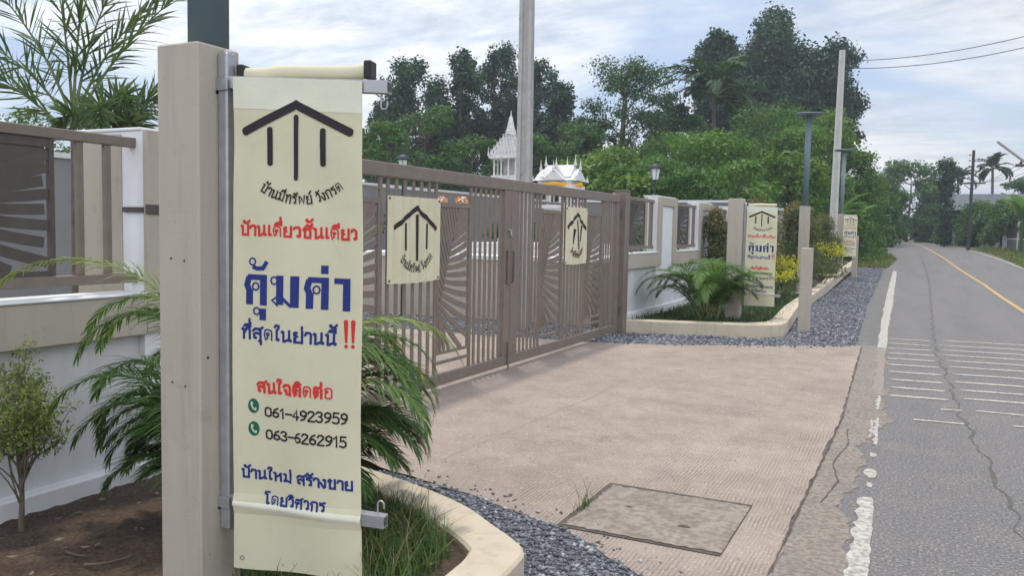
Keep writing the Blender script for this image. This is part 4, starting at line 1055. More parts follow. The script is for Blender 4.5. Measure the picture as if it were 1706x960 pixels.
m = MB(); V = [(.1008, -.062+.005*cos(a), 1.02+.006*sin(a)) for a in [2*pi*i/8 for i in range(8)]]; m.add(V, [tuple(range(8))])
m.obj('drill_hole', M_black, T)
ba = radians(14)
TB = (-2.21, 2.28)
arm_set(T, .101, .012, .38, 2.105, TB[0]+BW*cos(ba)-P1[0], TB[1]+BW*sin(ba)-P1[1])
banner1 = street_banner('nearest and largest cream banner, blue and red Thai lettering, beside the beige post', (TB[0], TB[1], 0), ba)

# second banner post beyond the gate
P2 = (-2.70, 13.62, .08)
T2 = thing('banner_post', 'square beige post carrying the second banner, behind the far planter palm', 'post', P2)
m = MB(); m.box(-.115, .115, -.11, .11, -.15, 1.97, .007); m.obj('concrete_post', M_beige, T2)
arm_set(T2, .116, .012, .30, 1.90, .165+.465, .045, 1.835, .478)
b2 = copy_tree(banner1); b2.location = (P2[0]+.165, P2[1]-.01, .135); b2.rotation_euler.z = radians(6)
b2.scale = (.955, 1, .895)
b2['label'] = 'second cream banner in the far planter, half behind palm fronds'
# lamp posts further on, short posts, third banner
def lamp_post(label, loc, m_):
    T = thing('lamp_post', label, 'lamp post', loc, 0, 'lamp poles standing on square beige posts')
    m = MB(); m.box(-.11, .11, -.11, .11, -.2, 2.10, .006); m.obj('concrete_post', M_beige, T)
    m = MB(); m.tube([(0, 0, 2.101), (0, 0, 4.16)], .066, 14); m.obj('pole', m_, T, smooth=True)
    lamp_head(T, 4.22, .32); return T
lamp_post('grey lamp pole with flat disc head, rising behind the short post by the corner curb', (-2.52, 20.6, .06), M_lamp)
lamp_post('slim greenish lamp pole with disc head beside the third, farthest banner', (-2.52, 30.1, .11), M_greenpole)
b3 = copy_tree(banner1); b3.location = (-2.41, 29.75, .62); b3.scale = (.86, 1, .76); b3.rotation_euler.z = radians(6); b3['label'] = 'third and farthest cream banner, smallest, at the end of the planter'
def short_post(label, loc, h):
    o = MB().box(-.085, .085, -.085, .085, -.1, h, .008).obj('short_post', M_beige); o.location = loc; tag(o, label, 'post', 'short square beige posts at the planter edge'); return o
short_post('short square beige post on the gravel at the corner of the far planter curb', (-1.60, 13.55, 0), 1.30)
short_post('short square beige post just right of the farthest banner', (-2.08, 30.7, .18), 1.32)
m = MB(); m.box(-.32, .30, -.09, .09, 0, .035, .006); o = m.obj('concrete_slab', M_curb); o.location = (-2.42, 25.6, .345); tag(o, 'flat pale concrete slab lying across the far planter curb', 'slab')
m = MB(); m.box(-.18, .14, -.09, .09, 0, .03, .006); o = m.obj('concrete_slab', M_curb); o.location = (-2.32, 19.2, .215); o.rotation_euler.z = .2
tag(o, 'small flat concrete piece resting on the planter curb near the yellow shrubs', 'slab')

# ------------------------------------------------------------------ banners tied to the gate
def gate_banner(label, y0, y1, z0, z1, barsy, crumple):
    o = (GX+.03, y0, z0); T = thing('gate_banner', label, 'banner', o, 0, 'small cream banners tied to the gate'); W = y1-y0; H = z1-z0
    def P(u, v, s):
        rip = sum(.010*exp(-((u+y0-b)/.026)**2) for b in barsy)
        rip += .004*sin(u*31+v*2)
        if crumple: rip += .018*exp(-((u-W*.47)/.05)**2)*(.3+.7*sin(v*4.2+.5)**2)
        zz = v-(.012*sin(pi*u/W) if v < H*.5 else 0)*(1-v/H)
        return (.012+rip+s, u, zz)
    cloth_sheet(P, W, 0, H, 60, 18).obj('cloth', M_cloth, T)
    lg = MB(); lt = MB(); Q = lambda u, v, s: P(u, v, s+.0035)
    if crumple:   # the middle of this cloth is pinched into a fold, so its print runs together
        def Q(u, v, s): return P(u, v, s+.0035)
    f = lambda a, b: (a*W, b*H)
    if not crumple:
        pts = [f(.523, .875), f(.13, .640), f(.905, .640), f(.325, .675), f(.325, .400), f(.520, .775), f(.523, .275), f(.715, .675), f(.715, .410)]
        logo(lg, lt, Q, 1, 1, pts, .030, arc_through(f(.215, .270), f(.52, .125), f(.84, .290)), .058, .0085)
    else:
        pts = [f(.50, .88), f(.10, .64), f(.88, .63), f(.36, .60), f(.33, .40), f(.50, .76), f(.56, .28), f(.70, .66), f(.66, .42)]
        logo(lg, lt, Q, 1, 1, pts, .030, arc_through(f(.22, .235), f(.52, .115), f(.80, .255)), .055, .0085)
        stroke(lg, [f(.10, .655), f(.22, .715)], .050, Q, 5); stroke(lg, [f(.34, .38), f(.40, .60)], .026, Q, 6)
    lg.obj('house_logo', M_ink, T); lt.obj('arched_lettering', M_ink, T)
    e = MB()
    for a, b in ((.03, .03), (.97, .03), (.03, .97), (.97, .97)):
        c = P(a*W, b*H, .003); e.tube([(c[0], c[1], c[2]), (c[0]+.004, c[1], c[2])], .011, 8)
    e.obj('tie_eyelets', M_dark, T); return T
bar_c = [5.68+(6.45-5.68)*(k+.5)/6 for k in range(6)]
gate_banner('cream banner with house logo tied smooth on the left gate leaf', 5.68, 6.505, 1.035, 1.755, bar_c, False)
bar_d = [9.48+(10.16-9.48)*(k+.5)/6 for k in range(6)]
gate_banner('creased cream banner with distorted house logo on the right gate leaf', 9.45, 10.19, 1.085, 1.785, bar_d, True)

# ------------------------------------------------------------------ driveway inspection cover
cx0, cx1, cy0, cy1 = -1.60, -.775, 3.83, 4.65
T = thing('inspection_cover', 'rectangular concrete inspection cover sunk in the driveway near the road', 'cover', (cx0, cy0, 0))
m = MB(); rnd = random.Random(5); n = 34; V = []; gap = .026
m.add([(cx0, cy0, .0125), (cx1, cy0, .0125), (cx1, cy1, .0125), (cx0, cy1, .0125)], [(0, 1, 2, 3)]); m.obj('joint_gap', M_joint, T, (cx0, cy0, 0))
M_cover = mat('cover concrete', (.33, .282, .243), (.235, .20, .172), 4, .9, .5, 45, fine=(24, (.14, .118, .10), .6))
def jag(a, b, n, amp): return [a+(b-a)*i/n+0*amp for i in range(n+1)]
pts = []
for i in range(n): pts.append((cx0+gap+(cx1-cx0-1.4*gap)*i/n, cy0+gap*1.0+rnd.uniform(-.008, .007)))
for i in range(n): pts.append((cx1-gap*.08+rnd.uniform(-.003, .003), cy0+gap+(cy1-cy0-2*gap)*i/n))
for i in range(n): pts.append((cx1-gap*.4-(cx1-cx0-1.6*gap)*i/n, cy1-gap*1.7+rnd.uniform(-.010, .008)))
for i in range(n): pts.append((cx0+gap*1.35+rnd.uniform(-.009, .008), cy1-gap-(cy1-cy0-2*gap)*i/n))
m = MB(); m.add([(x, y, .016) for x, y in pts], [tuple(range(len(pts)))]); m.obj('cover_slab', M_cover, T, (cx0, cy0, 0))
m = MB()
for (x, y, a, b, mm) in ((-1.02, 4.12, .035, .018, 0), (-1.36, 4.28, .02, .012, 0)):
    m.add([(x+a*cos(q)*rnd.uniform(.7, 1.1), y+b*sin(q)*rnd.uniform(.7, 1.1), .0175) for q in [2*pi*i/10 for i in range(10)]], [tuple(range(10))])
m.obj('lifting_holes', M_joint, T, (cx0, cy0, 0))
rnd = random.Random(8)
wp = [(-1.575+rnd.gauss(0, .012), 4.14+rnd.gauss(0, .05), .012) for _ in range(26)]
W = blades('weed_tuft', wp, .03, .24, .0045, 1.1, 3, L_grass, 'small weed tuft growing in the left joint of the inspection cover', 'weed'); W['kind'] = 'thing'
# litter, pebbles and dry leaves
def litter(name, poly, n, seed, z, m, smin, smax, label, zf=None):
    rng = random.Random(seed); V = []
    for x, y, zz in scatter(poly, n, z, seed, None, zf):
        s = rng.uniform(smin, smax); a = rng.random()*2*pi; c, d = cos(a), sin(a); w = s*.4
        V += [(x-c*s, y-d*s, zz+rng.uniform(0, s*.3)), (x-d*w, y+c*w, zz+rng.uniform(0.001, s*.4)), (x+c*s, y+d*s, zz+rng.uniform(0, s*.3)), (x+d*w, y-c*w, zz+.001)]
    o = quadmesh(name, V, 4, m); return tag(kind(o, 'stuff'), label, 'litter')
litter('dry_leaves', BED1, 300, 4, .012, leafmat('dead leaves', (.09, .065, .04), (.24, .19, .13), .1), .008, .03, 'dry fallen leaves scattered over the dark soil of the near bed', bz)
litter('driveway_crumbs', [(-.55, 2.9), (-.55, 7), (-.7, 12.2), (-2.74, 11), (-4, 10.5), (-3.7, 5), (-2.2, 4.1), (-1.1, 3.5), (-.95, 2.9)], 1500, 6, .013, mat('earth crumbs', (.12, .095, .08), (.2, .16, .13), 9, .95), .003, .010, 'small dark earth crumbs and twigs scattered over the pinkish driveway')
m = MB(); rng = np.random.default_rng(3)
for a, b in (((-2.98, 2.22, .115), (-2.86, 2.34, .13)), ((-3.2, 2.3, .10), (-3.05, 2.28, .115))): limb(m, a, b, .006, .003, rng)
kind(tag(m.obj('twigs', M_twig), 'dry twigs lying on the soil at the bottom left', 'litter'), 'stuff')

# ------------------------------------------------------------------ grass
tri1 = [(-2.25, 2.3), (-1.62, 2.3), (-1.62, 2.8), (-1.70, 2.93), (-1.98, 3.15), (-2.45, 3.36), (-3.0, 3.50), (-2.9, 2.9)]
g1 = lambda x, y: .25+.75*min(1, max(0, (x*-.15+y-2.5)*1.6))
blades('grass', scatter(tri1, 7500, 0, 3, g1, bz), .04, .19, .0046, .9, 5, L_grass, 'long tufty green grass in the near planter under the banner')
blades('grass', scatter(tri1, 420, 0, 4, g1, bz), .12, .30, .0035, 1.1, 6, L_straw, 'pale dry grass stalks standing among the near planter grass')
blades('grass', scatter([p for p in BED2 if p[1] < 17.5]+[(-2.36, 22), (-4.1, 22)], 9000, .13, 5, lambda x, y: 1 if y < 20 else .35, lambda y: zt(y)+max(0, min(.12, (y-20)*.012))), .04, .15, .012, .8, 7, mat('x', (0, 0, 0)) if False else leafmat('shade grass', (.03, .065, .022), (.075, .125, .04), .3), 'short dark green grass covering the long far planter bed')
blades('grass', scatter([(-3.4, 38), (-1.3, 37.5), (-1.15, 45), (-1.6, 50), (-3.4, 46)], 3500, 0, 6, None, zt), .06, .22, .03, .8, 8, leafmat('verge grass', (.07, .11, .025), (.17, .21, .06), .3), 'yellow green verge grass where the gravel ends by the road')
blades('grass', scatter([(3.9, 36), (7, 34), (7, 66), (3.0, 66), (3.6, 52)], 5000, -.03, 7, None, zt), .08, .3, .04, .8, 9, leafmat('verge grass', (.07, .11, .025), (.17, .21, .06), .3), 'rough green verge grass along the right side of the road')

# ------------------------------------------------------------------ small plants
def shrub(name, label, loc, C, R, n, size, lm, seed, cat='shrub', group=None, stems=8, tips=None, stemr=.012):
    T = thing(name, label, cat, loc, 0, group); rng = np.random.default_rng(seed); C = np.array(C, float); R = np.array(R, float)
    V = leaves(rng, C, R, n, size, .45, .35, .3); V[:, 2] = np.maximum(V[:, 2], .01)
    quadmesh('foliage', V, 4, lm, T)
    if tips:
        tl, tn, zmin = tips; V = leaves(rng, C, R*1.06, tn*4, size*.95, .4, .85, .3); c = V.reshape(-1, 4, 3)
        zc = c[:, :, 2].mean(1); keep = rng.random(len(c)) < np.clip((zc-zmin)/(C[:, 2].max()+R[:, 2].max()-zmin), 0, 1)**1.3
        quadmesh('new_growth', c[keep].reshape(-1, 3), 4, tl, T)
    m = MB()
    for k in range(stems):
        c = C[k % len(C)]; limb(m, (rng.normal()*.02, rng.normal()*.02, 0), c+rng.normal(size=3)*R[k % len(C)]*.4, stemr, stemr*.35, rng, .08)
    m.obj('stems', M_twig, T); return T
# left: small lime-topped shrub before the wall
o = (-3.74, 2.46, .04)
T = thing('small_tree', 'small lime green bushy sapling with a thin bare stem, before the left wall', 'sapling', o)
rng = np.random.default_rng(12); m = MB(); tips = []
m.tube([(0, 0, -.02), (.01, 0, .16), (.0, .01, .40)], [.015, .012, .009], 7)
for k in range(34):
    a = rng.random()*2*pi; z0 = .12+.25*rng.random(); q = .04+.16*rng.random()**.7; z1 = .48+.36*rng.random()-(q*.5)
    e = (q*cos(a), q*sin(a), z1); limb(m, (0, 0, z0), e, .0042, .0015, rng, .10); tips.append(e)
    for j in range(4):
        f = .45+.5*rng.random(); b = np.array(e)*f+np.array((0, 0, z0*(1-f))); e2 = b+rng.normal(size=3)*.05+np.array((0, 0, .07)); limb(m, b, e2, .0025, .0012, rng, .1, 2); tips.append(tuple(e2))
m.obj('stems', M_twig, T)
C = np.array([t for t in tips if t[2] > .40]); V = leaves(rng, C, np.full((len(C), 3), .058), 5200, .021, .42, .1, .3); quadmesh('foliage', V, 4, L_lime, T)
C = np.array(tips); V = leaves(rng, C, np.full((len(C), 3), .05), 700, .026, .42, .1, .3); quadmesh('lower_leaves', V, 4, L_shrub, T)
# areca palm behind the nearest post
fr = []
rp = random.Random(9)
for az, el, L, dr in ((204, 80, 1.95, 2.3), (197, 76, 1.55, 2.5), (207, 70, 1.35, 2.5), (188, 78, 1.5, 2.7), (206, 58, 1.15, 2.4), (180, 66, 1.35, 2.5), (198, 50, 1.0, 2.1), (192, 42, .9, 1.9), (172, 72, 1.4, 2.5), (202, 40, .9, 2.0), (184, 50, 1.0, 2.2), (200, 84, 1.5, 2.9), (195, 62, 1.2, 2.6),
                      (24, 84, 1.50, 2.8), (14, 82, 1.32, 3.0), (32, 82, 1.38, 2.9), (4, 74, 1.2, 2.8), (26, 74, 1.1, 2.8), (42, 76, 1.15, 2.8), (16, 62, .9, 2.5), (55, 78, 1.25, 2.6), (18, 86, 1.4, 3.1), (34, 52, .9, 2.2), (8, 84, 1.35, 3.0), (110, 76, 1.4, 2.3), (140, 70, 1.3, 2.4), (80, 72, 1.3, 2.3), (160, 60, 1.2, 2.2),
                      (203, 58, .85, 2.3), (190, 64, .95, 2.5), (209, 48, .80, 2.0), (178, 52, .9, 2.2), (196, 70, 1.1, 2.8), (206, 66, 1.0, 2.7), (186, 40, .75, 1.8), (212, 58, .75, 2.3), (170, 44, .9, 1.9), (200, 30, .7, 1.3), (193, 54, .85, 2.4), (183, 72, 1.15, 2.9),
                      (20, 60, .8, 2.4), (38, 62, .9, 2.4), (10, 66, .85, 2.6), (28, 48, .75, 2.0), (48, 52, .85, 2.1), (2, 56, .75, 2.4), (22, 70, 1.0, 2.8), (34, 74, 1.1, 2.9), (60, 58, .9, 2.2), (14, 40, .65, 1.8)):
    fr.append((rp.gauss(0, .05), rp.gauss(0, .05), rp.uniform(.02, .22), radians(az+rp.uniform(-5, 5)), radians(el), L, dr))
palm('areca_palm', 'green areca palm with arching feathery fronds behind the nearest beige post', (-2.60, 2.86, .10), fr, .30, L_palm, n=74, seed=5, width=.0115, sr=.009, dead=(22,), bend=2.0, yellow=(0, 13, 17))
# areca palm in the far planter
fr = []
for k in range(34):
    fr.append((rp.gauss(0, .10), rp.gauss(0, .10), rp.uniform(.02, .2), radians(k*47+rp.uniform(-15, 15)), radians(rp.uniform(55, 88)), rp.uniform(.95, 1.4), rp.uniform(2.1, 2.8)))
palm('areca_palm', 'low spreading areca palm in the far planter before the second banner', (-3.02, 13.05, .12), fr, .34, L_palm, n=56, seed=6, width=.014, sr=.012, bend=1.7, yellow=(3, 17))
# bronze-tipped conical shrubs and golden shrubs in the far planter
def cone(loc, h, r, seed, label):
    rg = np.random.default_rng(seed); C = []; R = []
    for k in range(34):
        t = rg.random(); q = r*(1-t*.70)*rg.random()**.5*.75; a = rg.random()*2*pi; s = r*(.42-.18*t); C.append((q*cos(a), q*sin(a), .1+h*(.08+.80*t))); R.append((s, s, s*1.25))
    shrub('bronze_shrub', label, loc, C, R, 15000, .055, L_shrub, seed, 'shrub', 'bronze tipped shrubs in the far planter', 10, (L_red, 3000, h*.55))
cone((-3.66, 16.8, .14), 1.85, .62, 1, 'dense bronze tipped conical shrub left of the second banner post')
cone((-3.27, 19.0, .14), 2.0, .95, 2, 'tallest bronze tipped shrub, right behind the second banner')
cone((-2.87, 22.0, .2), 2.0, 1.0, 3, 'bronze tipped shrub behind the grey lamp pole')
cone((-2.75, 26.5, .25), 1.75, .95, 4, 'bronze tipped shrub between the grey lamp pole and white utility pole')
cone((-3.6, 20.0, .2), 2.05, .95, 5, 'bronze tipped shrub with reddest top behind the banner edge')
def gold(loc, s, seed, label):
    rg = np.random.default_rng(seed); C = [(rg.uniform(-.3, .3)*s, rg.uniform(-.3, .3)*s, (.35+.22*rg.random())*s) for _ in range(11)]; R = [(.16*s, .16*s, .14*s)]*11
    C2 = [(c[0], c[1], c[2]*.55) for c in C]
    T = shrub('golden_shrub', label, loc, C2, R, 900, .06, L_shrub, seed, 'shrub', 'golden yellow shrubs along the planter', 8)
    V = leaves(rg, np.array(C)+np.array((0, 0, .16*s)), np.array(R)*.8, 700, .05, .5, .3, .4); quadmesh('golden_leaves', V, 4, L_yel, T)
gold((-2.60, 17.1, .14), .9, 1, 'small golden yellow shrub just right of the second banner')
gold((-2.60, 18.9, .16), 1.15, 2, 'golden yellow shrub left of the lamp pole base')
gold((-2.36, 23.4, .2), 1.5, 3, 'largest golden yellow shrub right of the lamp pole')

# foxtail palm over the left fence
def S3(px): return px
fr = [(0, 0, 2.20, radians(155), radians(76), 1.35, .55), (0, 0, 2.22, radians(120), radians(84), 1.4, .5), (0, 0, 2.2, radians(50), radians(70), 1.15, .55), (0, 0, 2.2, radians(25), radians(58), 1.35, .45),
      (0, 0, 2.15, radians(195), radians(55), 1.1, .8), (0, 0, 2.1, radians(205), radians(42), .9, .3), (0, 0, 2.2, radians(235), radians(72), 1.2, .6), (0, 0, 2.2, radians(80), radians(80), 1.3, .4)]
palm('foxtail_palm', 'slender foxtail palm with plumes rising above the left fence', (-5.50, 4.07, 0), fr, .30, L_fox, ([(0, 0, 0), (.01, 0, 1.0), (0, .01, 1.8), (0, 0, 2.2)], [.045, .036, .030, .022]), n=34, plume=True, seed=3, width=.020, sr=.013, naked=.22)
fr = [(0, 0, 1.95, radians(-40), radians(62), .80, 2.5), (0, 0, 1.95, radians(-20), radians(72), .80, 2.3), (0, 0, 1.95, radians(5), radians(60), .95, 2.0), (0, 0, 1.95, radians(-70), radians(60), .62, 2.2), (0, 0, 1.95, radians(25), radians(55), 1.05, 1.5), (0, 0, 1.95, radians(-10), radians(50), .75, 2.4)]
palm('foxtail_palm', 'bushy drooping foxtail palm leaning over the fence beside the nearest post', (-4.95, 3.88, 0), fr, .215, L_fox, ([(-.15, .1, 0), (-.08, .05, 1.0), (0, 0, 1.95)], [.04, .032, .022]), n=60, plume=True, seed=8, width=.019, sr=.010, naked=.22)

# ------------------------------------------------------------------ behind the gate: raised bed, shrines, poles, lanterns
T = thing('retaining_wall', 'low beige retaining wall with white cap behind the gate', 'wall', (-6.6, 12.5, 0))
m = MB(); m.box(-9.2, -4.62, 12.3, 16.5, -.05, .98); m.obj('wall_body', M_beige, T, (-6.6, 12.5, 0))
m = MB(); m.box(-9.22, -4.60, 12.27, 16.5, .981, 1.06, .008); m.obj('white_cap', M_bright, T, (-6.6, 12.5, 0))
m = MB(); m.box(-7.6, -5.2, 13.0, 15.5, 1.061, 1.16, .008); m.box(-7.4, -5.4, 13.2, 15.3, 1.161, 1.25, .008); m.obj('steps', M_shrine, T, (-6.6, 12.5, 0))
def spike(mb, x, y, z, r, h, n=6): mb.lathe([(r, 0), (r*.55, h*.35), (r*.28, h*.6), (.003, h)], n, (x, y, z))
# round spired shrine
o = (-6.70, 13.55, 1.25); T = thing('spirit_house', 'white spirit house with tall tiered spire and open columns', 'shrine', o)
m = MB(); m.lathe([(.20, 0), (.20, .08), (.12, .14), (.09, .5), (.12, .92), (.22, 1.0), (.27, 1.05), (.27, 1.10)], 16); m.obj('pedestal', M_shrine, T, smooth=False)
m = MB(); m.box(-.30, .30, -.30, .30, 1.101, 1.15, .01); m.box(-.26, .26, -.26, .26, 1.151, 1.19, .01); m.obj('base_platform', M_shrine, T)
m = MB(); cols = [(x, y) for x in (-.21, -.07, .07, .21) for y in (-.21, .21)]+[(x, y) for x in (-.21, .21) for y in (-.07, .07)]
for x, y in cols: m.lathe([(.026, 1.191), (.017, 1.23), (.015, 1.44), (.026, 1.489)], 8, (x, y, 0))
m.obj('columns', M_shrine, T); m = MB(); m.box(-.09, .09, -.09, .09, 1.191, 1.488); m.obj('inner_shrine', mat('grey plaster', (.5, .49, .47), (.4, .39, .38), 20, .7), T)
m = MB(); m.box(-.29, .29, -.29, .29, 1.49, 1.54, .008)
for k in range(6):
    a = .275*(1-k*.145); z = 1.541+k*.068; m.lathe([(a*1.30, 0), (a*1.12, .03), (a*1.06, .067)], 4, (0, 0, z), pi/4)
    nn = max(3, 8-k)
    for i in range(nn):
        t = -1+2*(i+.5)/nn
        for x, y in ((t*a*.95, -a), (t*a*.95, a), (-a, t*a*.95), (a, t*a*.95)): spike(m, x, y, z+.02, .026-.002*k, .105+(.02 if abs(t) < .3 else 0), 5)
for x in (-.29, .29):
    for y in (-.29, .29): spike(m, x, y, 1.54, .02, .16, 5)
m.lathe([(.10, 1.93), (.085, 1.97), (.09, 1.99), (.07, 2.03), (.072, 2.05), (.056, 2.09), (.058, 2.11), (.044, 2.16), (.034, 2.22), (.012, 2.27), (.004, 2.36)], 12)
m.obj('spired_roof', M_shrine, T)
m = MB(); m.lathe([(.128, .62), (.140, .66), (.128, .72)], 14); m.obj('orange_ribbon', M_orange, T); m = MB(); m.lathe([(.126, .50), (.136, .54), (.126, .60)], 14); m.obj('blue_ribbon', mat('blue ribbon', (.05, .16, .42), (.04, .13, .36), 30, .7), T)
# gabled shrine with yellow garland
o = (-6.02, 14.25, 1.25); T = thing('spirit_house', 'white gabled spirit house with pointed finials and a yellow garland', 'shrine', o)
m = MB(); m.lathe([(.24, 0), (.24, .08), (.15, .14), (.12, .35), (.16, .56), (.30, .64)], 16); m.obj('pedestal', M_shrine, T)
m = MB(); m.box(-.36, .36, -.30, .30, .641, .70, .01); m.obj('base_platform', M_shrine, T)
m = MB()
for x in (-.28, -.10, .10, .28):
    for y in (-.22, .22): m.box(x-.02, x+.02, y-.02, y+.02, .701, .99)
m.box(-.22, .22, -.14, .14, .701, .989); m.obj('columns', M_shrine, T)
m = MB()
for dx, dy in ((-.12, -.142), (.12, -.142), (0, -.142)): m.box(dx-.04, dx+.04, dy-.002, dy, .76, .95)
m.obj('dark_openings', mat('dark opening', (.04, .04, .04), None, 5), T)
m = MB(); m.box(-.37, .37, -.31, .31, .991, 1.06, .008); m.box(-.33, .33, -.27, .27, 1.061, 1.14, .008)
def gable(mb, x0, x1, hy, z0, h, ax='x'):
    V = [(x0, -hy, z0), (x0, hy, z0), (x0+.02, 0, z0+h), (x1, -hy, z0), (x1, hy, z0), (x1-.02, 0, z0+h)]
    if ax == 'y': V = [(b, a, c) for a, b, c in V]
    mb.add(V, [(0, 2, 1), (3, 4, 5), (0, 3, 5, 2), (1, 2, 5, 4), (0, 1, 4, 3)])
gable(m, -.40, .40, .30, 1.141, .22); gable(m, -.30, .30, .24, 1.20, .235); gable(m, -.33, .33, .22, 1.142, .20, 'y'); gable(m, -.22, .22, .17, 1.22, .19, 'y')
for x, y, z, h in ((-.39, 0, 1.34, .20), (.39, 0, 1.34, .20), (-.29, 0, 1.42, .19), (.29, 0, 1.42, .2), (0, -.32, 1.31, .19), (0, .32, 1.31, .2), (0, -.2, 1.38, .18), (.05, .2, 1.38, .22), (-.41, -.3, 1.13, .1), (.41, -.3, 1.13, .13), (-.41, .3, 1.13, .1), (.41, .3, 1.13, .12)): spike(m, x, y, z, .035, h, 6)
m.obj('gabled_roof', M_shrine, T)
m = MB(); pts = []
for k in range(33):
    a = 2*pi*k/32; pts.append((.40*cos(a), .345*sin(a), 1.085-.030*abs(sin(2*a))))
m.tube(pts, .030, 8, False); m.obj('garland', M_yellow, T, smooth=True)
# concrete utility pole in front of the shrines
def conc_pole(label, loc, h, w0, w1, m_, rec=True, group=None, lean=(0, 0)):
    T = thing('utility_pole', label, 'utility pole', loc, 0, group); m = MB(); V = []; n = 0
    for t in (0, 1):
        w = (w0+(w1-w0)*t)/2; k = w*.45; d = w*.34; x0, y0, z = lean[0]*t*h, lean[1]*t*h, t*h-.1*(1-t)
        ring = [(-w, -w), (-k, -w), (-k*.8, -w+d), (k*.8, -w+d), (k, -w), (w, -w), (w, w), (k, w), (k*.8, w-d), (-k*.8, w-d), (-k, w), (-w, w)]
        V += [(a+x0, b+y0, z) for a, b in ring]; n = len(ring)
    m.add(V, [tuple(range(n-1, -1, -1)), tuple(range(n, 2*n))]+[(i, (i+1) % n, n+(i+1) % n, n+i) for i in range(n)])
    m.obj('pole_shaft', m_, T); return T
T = conc_pole('square grey concrete utility pole standing behind the gate before the shrines', (-5.40, 11.42, 0), 8.5, .22, .165, M_conc, lean=(-.006, .012)); T.rotation_euler.z = radians(12)
m = MB()
for z in (2.45, 3.05, 3.5, 3.9, 4.15, 4.6, 5.1):
    m = MB(); V = [(-.085+.008*cos(a)-.006*z, -.118+.0035*z+.012*z-.002, z+.008*sin(a)) for a in [2*pi*i/8 for i in range(8)]]; m.add(V, [tuple(range(8))]); m.obj('bolt_hole', M_black, T)
m = MB(); m.box(-.10, -.02, -.1165+.046, -.112+.046, 2.32, 2.345); m.obj('red_stencil', mat('faint red stencil', (.36, .20, .17), (.40, .33, .31), 40, .8), T)
# white roadside utility pole
conc_pole('tall pale concrete utility pole on the left verge, wires at its top', (-3.15, 34.2, .1), 8.35, .30, .20, M_concw, lean=(.006, .008))
# lanterns
def lantern(label, loc, post):
    T = thing('lantern', label, 'lantern', loc, 0, 'garden lanterns'); m = MB(); z = post
    m.tube([(0, 0, 0), (0, 0, z-.02)], .018, 8); m.lathe([(.06, 0), (.06, .02), (.03, .05)], 10); m.lathe([(.02, z-.03), (.05, z), (.055, z+.015)], 8); m.obj('stem', M_lantern, T)
    m = MB(); m.lathe([(.055, z+.016), (.088, z+.20)], 6); m.obj('glass', M_glass, T)
    m = MB()
    for k in range(6):
        a = 2*pi*k/6; m.tube([(.057*cos(a), .057*sin(a), z+.01), (.092*cos(a), .092*sin(a), z+.205)], .005, 5)
    m.lathe([(.115, z+.2), (.120, z+.215), (.09, z+.255), (.045, z+.285), (.04, z+.30), (.015, z+.305), (.012, z+.335), (.003, z+.345)], 12); m.obj('lantern_cage', M_lantern, T); return T
lantern('green black garden lantern on the first white pillar right of the gate', (-4.18, 14.05, 2.105), .27)
lantern('garden lantern showing above the left gate leaf', (-7.75, 11.7, 0), 2.40)
# flowers and yard wall seen through the bars
for x, y, lab in ((-8.05, 13.4, 'left orange and white flower bunch seen through the gate'), (-7.72, 13.6, 'right orange and white flower bunch seen through the gate')):
    T = thing('flower_bunch', lab, 'flowers', (x, y, 1.06), 0, 'flower offerings behind the gate'); rg = np.random.default_rng(int(-x*100))
    m = MB(); m.tube([(0, 0, 0), (0, 0, .86)], .02, 6); m.lathe([(.07, 0), (.09, .1), (.06, .2)], 10); m.obj('stand', M_shrine, T)
    quadmesh('petals', leaves(rg, [(0, 0, .92), (.05, 0, .9)], [(.10, .1, .10)]*2, 260, .05, .7, .6), 4, M_orange, T); quadmesh('pale_petals', leaves(rg, [(.07, -.05, .93)], [(.06, .06, .08)], 120, .05, .7, .6), 4, M_pink, T)
T = thing('yard_wall', 'long grey rendered wall at the back of the yard behind the fence', 'wall', (-11.5, 14, 0)); m = MB(); m.box(-11.7, -11.5, -2, 26, -.05, 2.42); m.box(-11.5, -5.2, 25.8, 26, -.05, 2.42); m.obj('wall_body', M_grey, T, (-11.5, 14, 0))
m = MB(); m.box(-11.73, -11.47, -2, 26.03, 2.421, 2.50); m.box(-11.469, -5.2, 25.77, 26.03, 2.421, 2.50); m.obj('coping', M_white, T, (-11.5, 14, 0))
m = MB(); m.box(-11.495, -11.48, 8.6, 9.5, 1.4, 2.2); m.obj('dark_window', M_dark, T, (-11.5, 14, 0))
# clipped dark hedge plants inside the yard
for i, (x, y, h, r, lab) in enumerate(((-9.6, 15.2, 1.9, .9, 'dark bush behind the left gate leaf, left of the flowers'), (-8.4, 17.8, 1.9, 1.0, 'dark bush in the yard behind the spired shrine'), (-6.0, 19.5, 1.8, 1.1, 'dark bush in the yard behind the gabled shrine'), (-5.0, 21.5, 1.8, 1.0, 'dark bush inside the yard behind the far fence panels'))):
    rg = np.random.default_rng(40+i); C = [(rg.normal()*r*.4, rg.normal()*r*.4, h*(.2+.65*rg.random())) for _ in range(16)]; R = [(r*.4, r*.4, h*.16)]*16
    shrub('yard_bush', lab, (x, y, 0), C, R, 1800, .13, L_grey, 60+i, 'bush', 'bushes in the yard behind the gate')

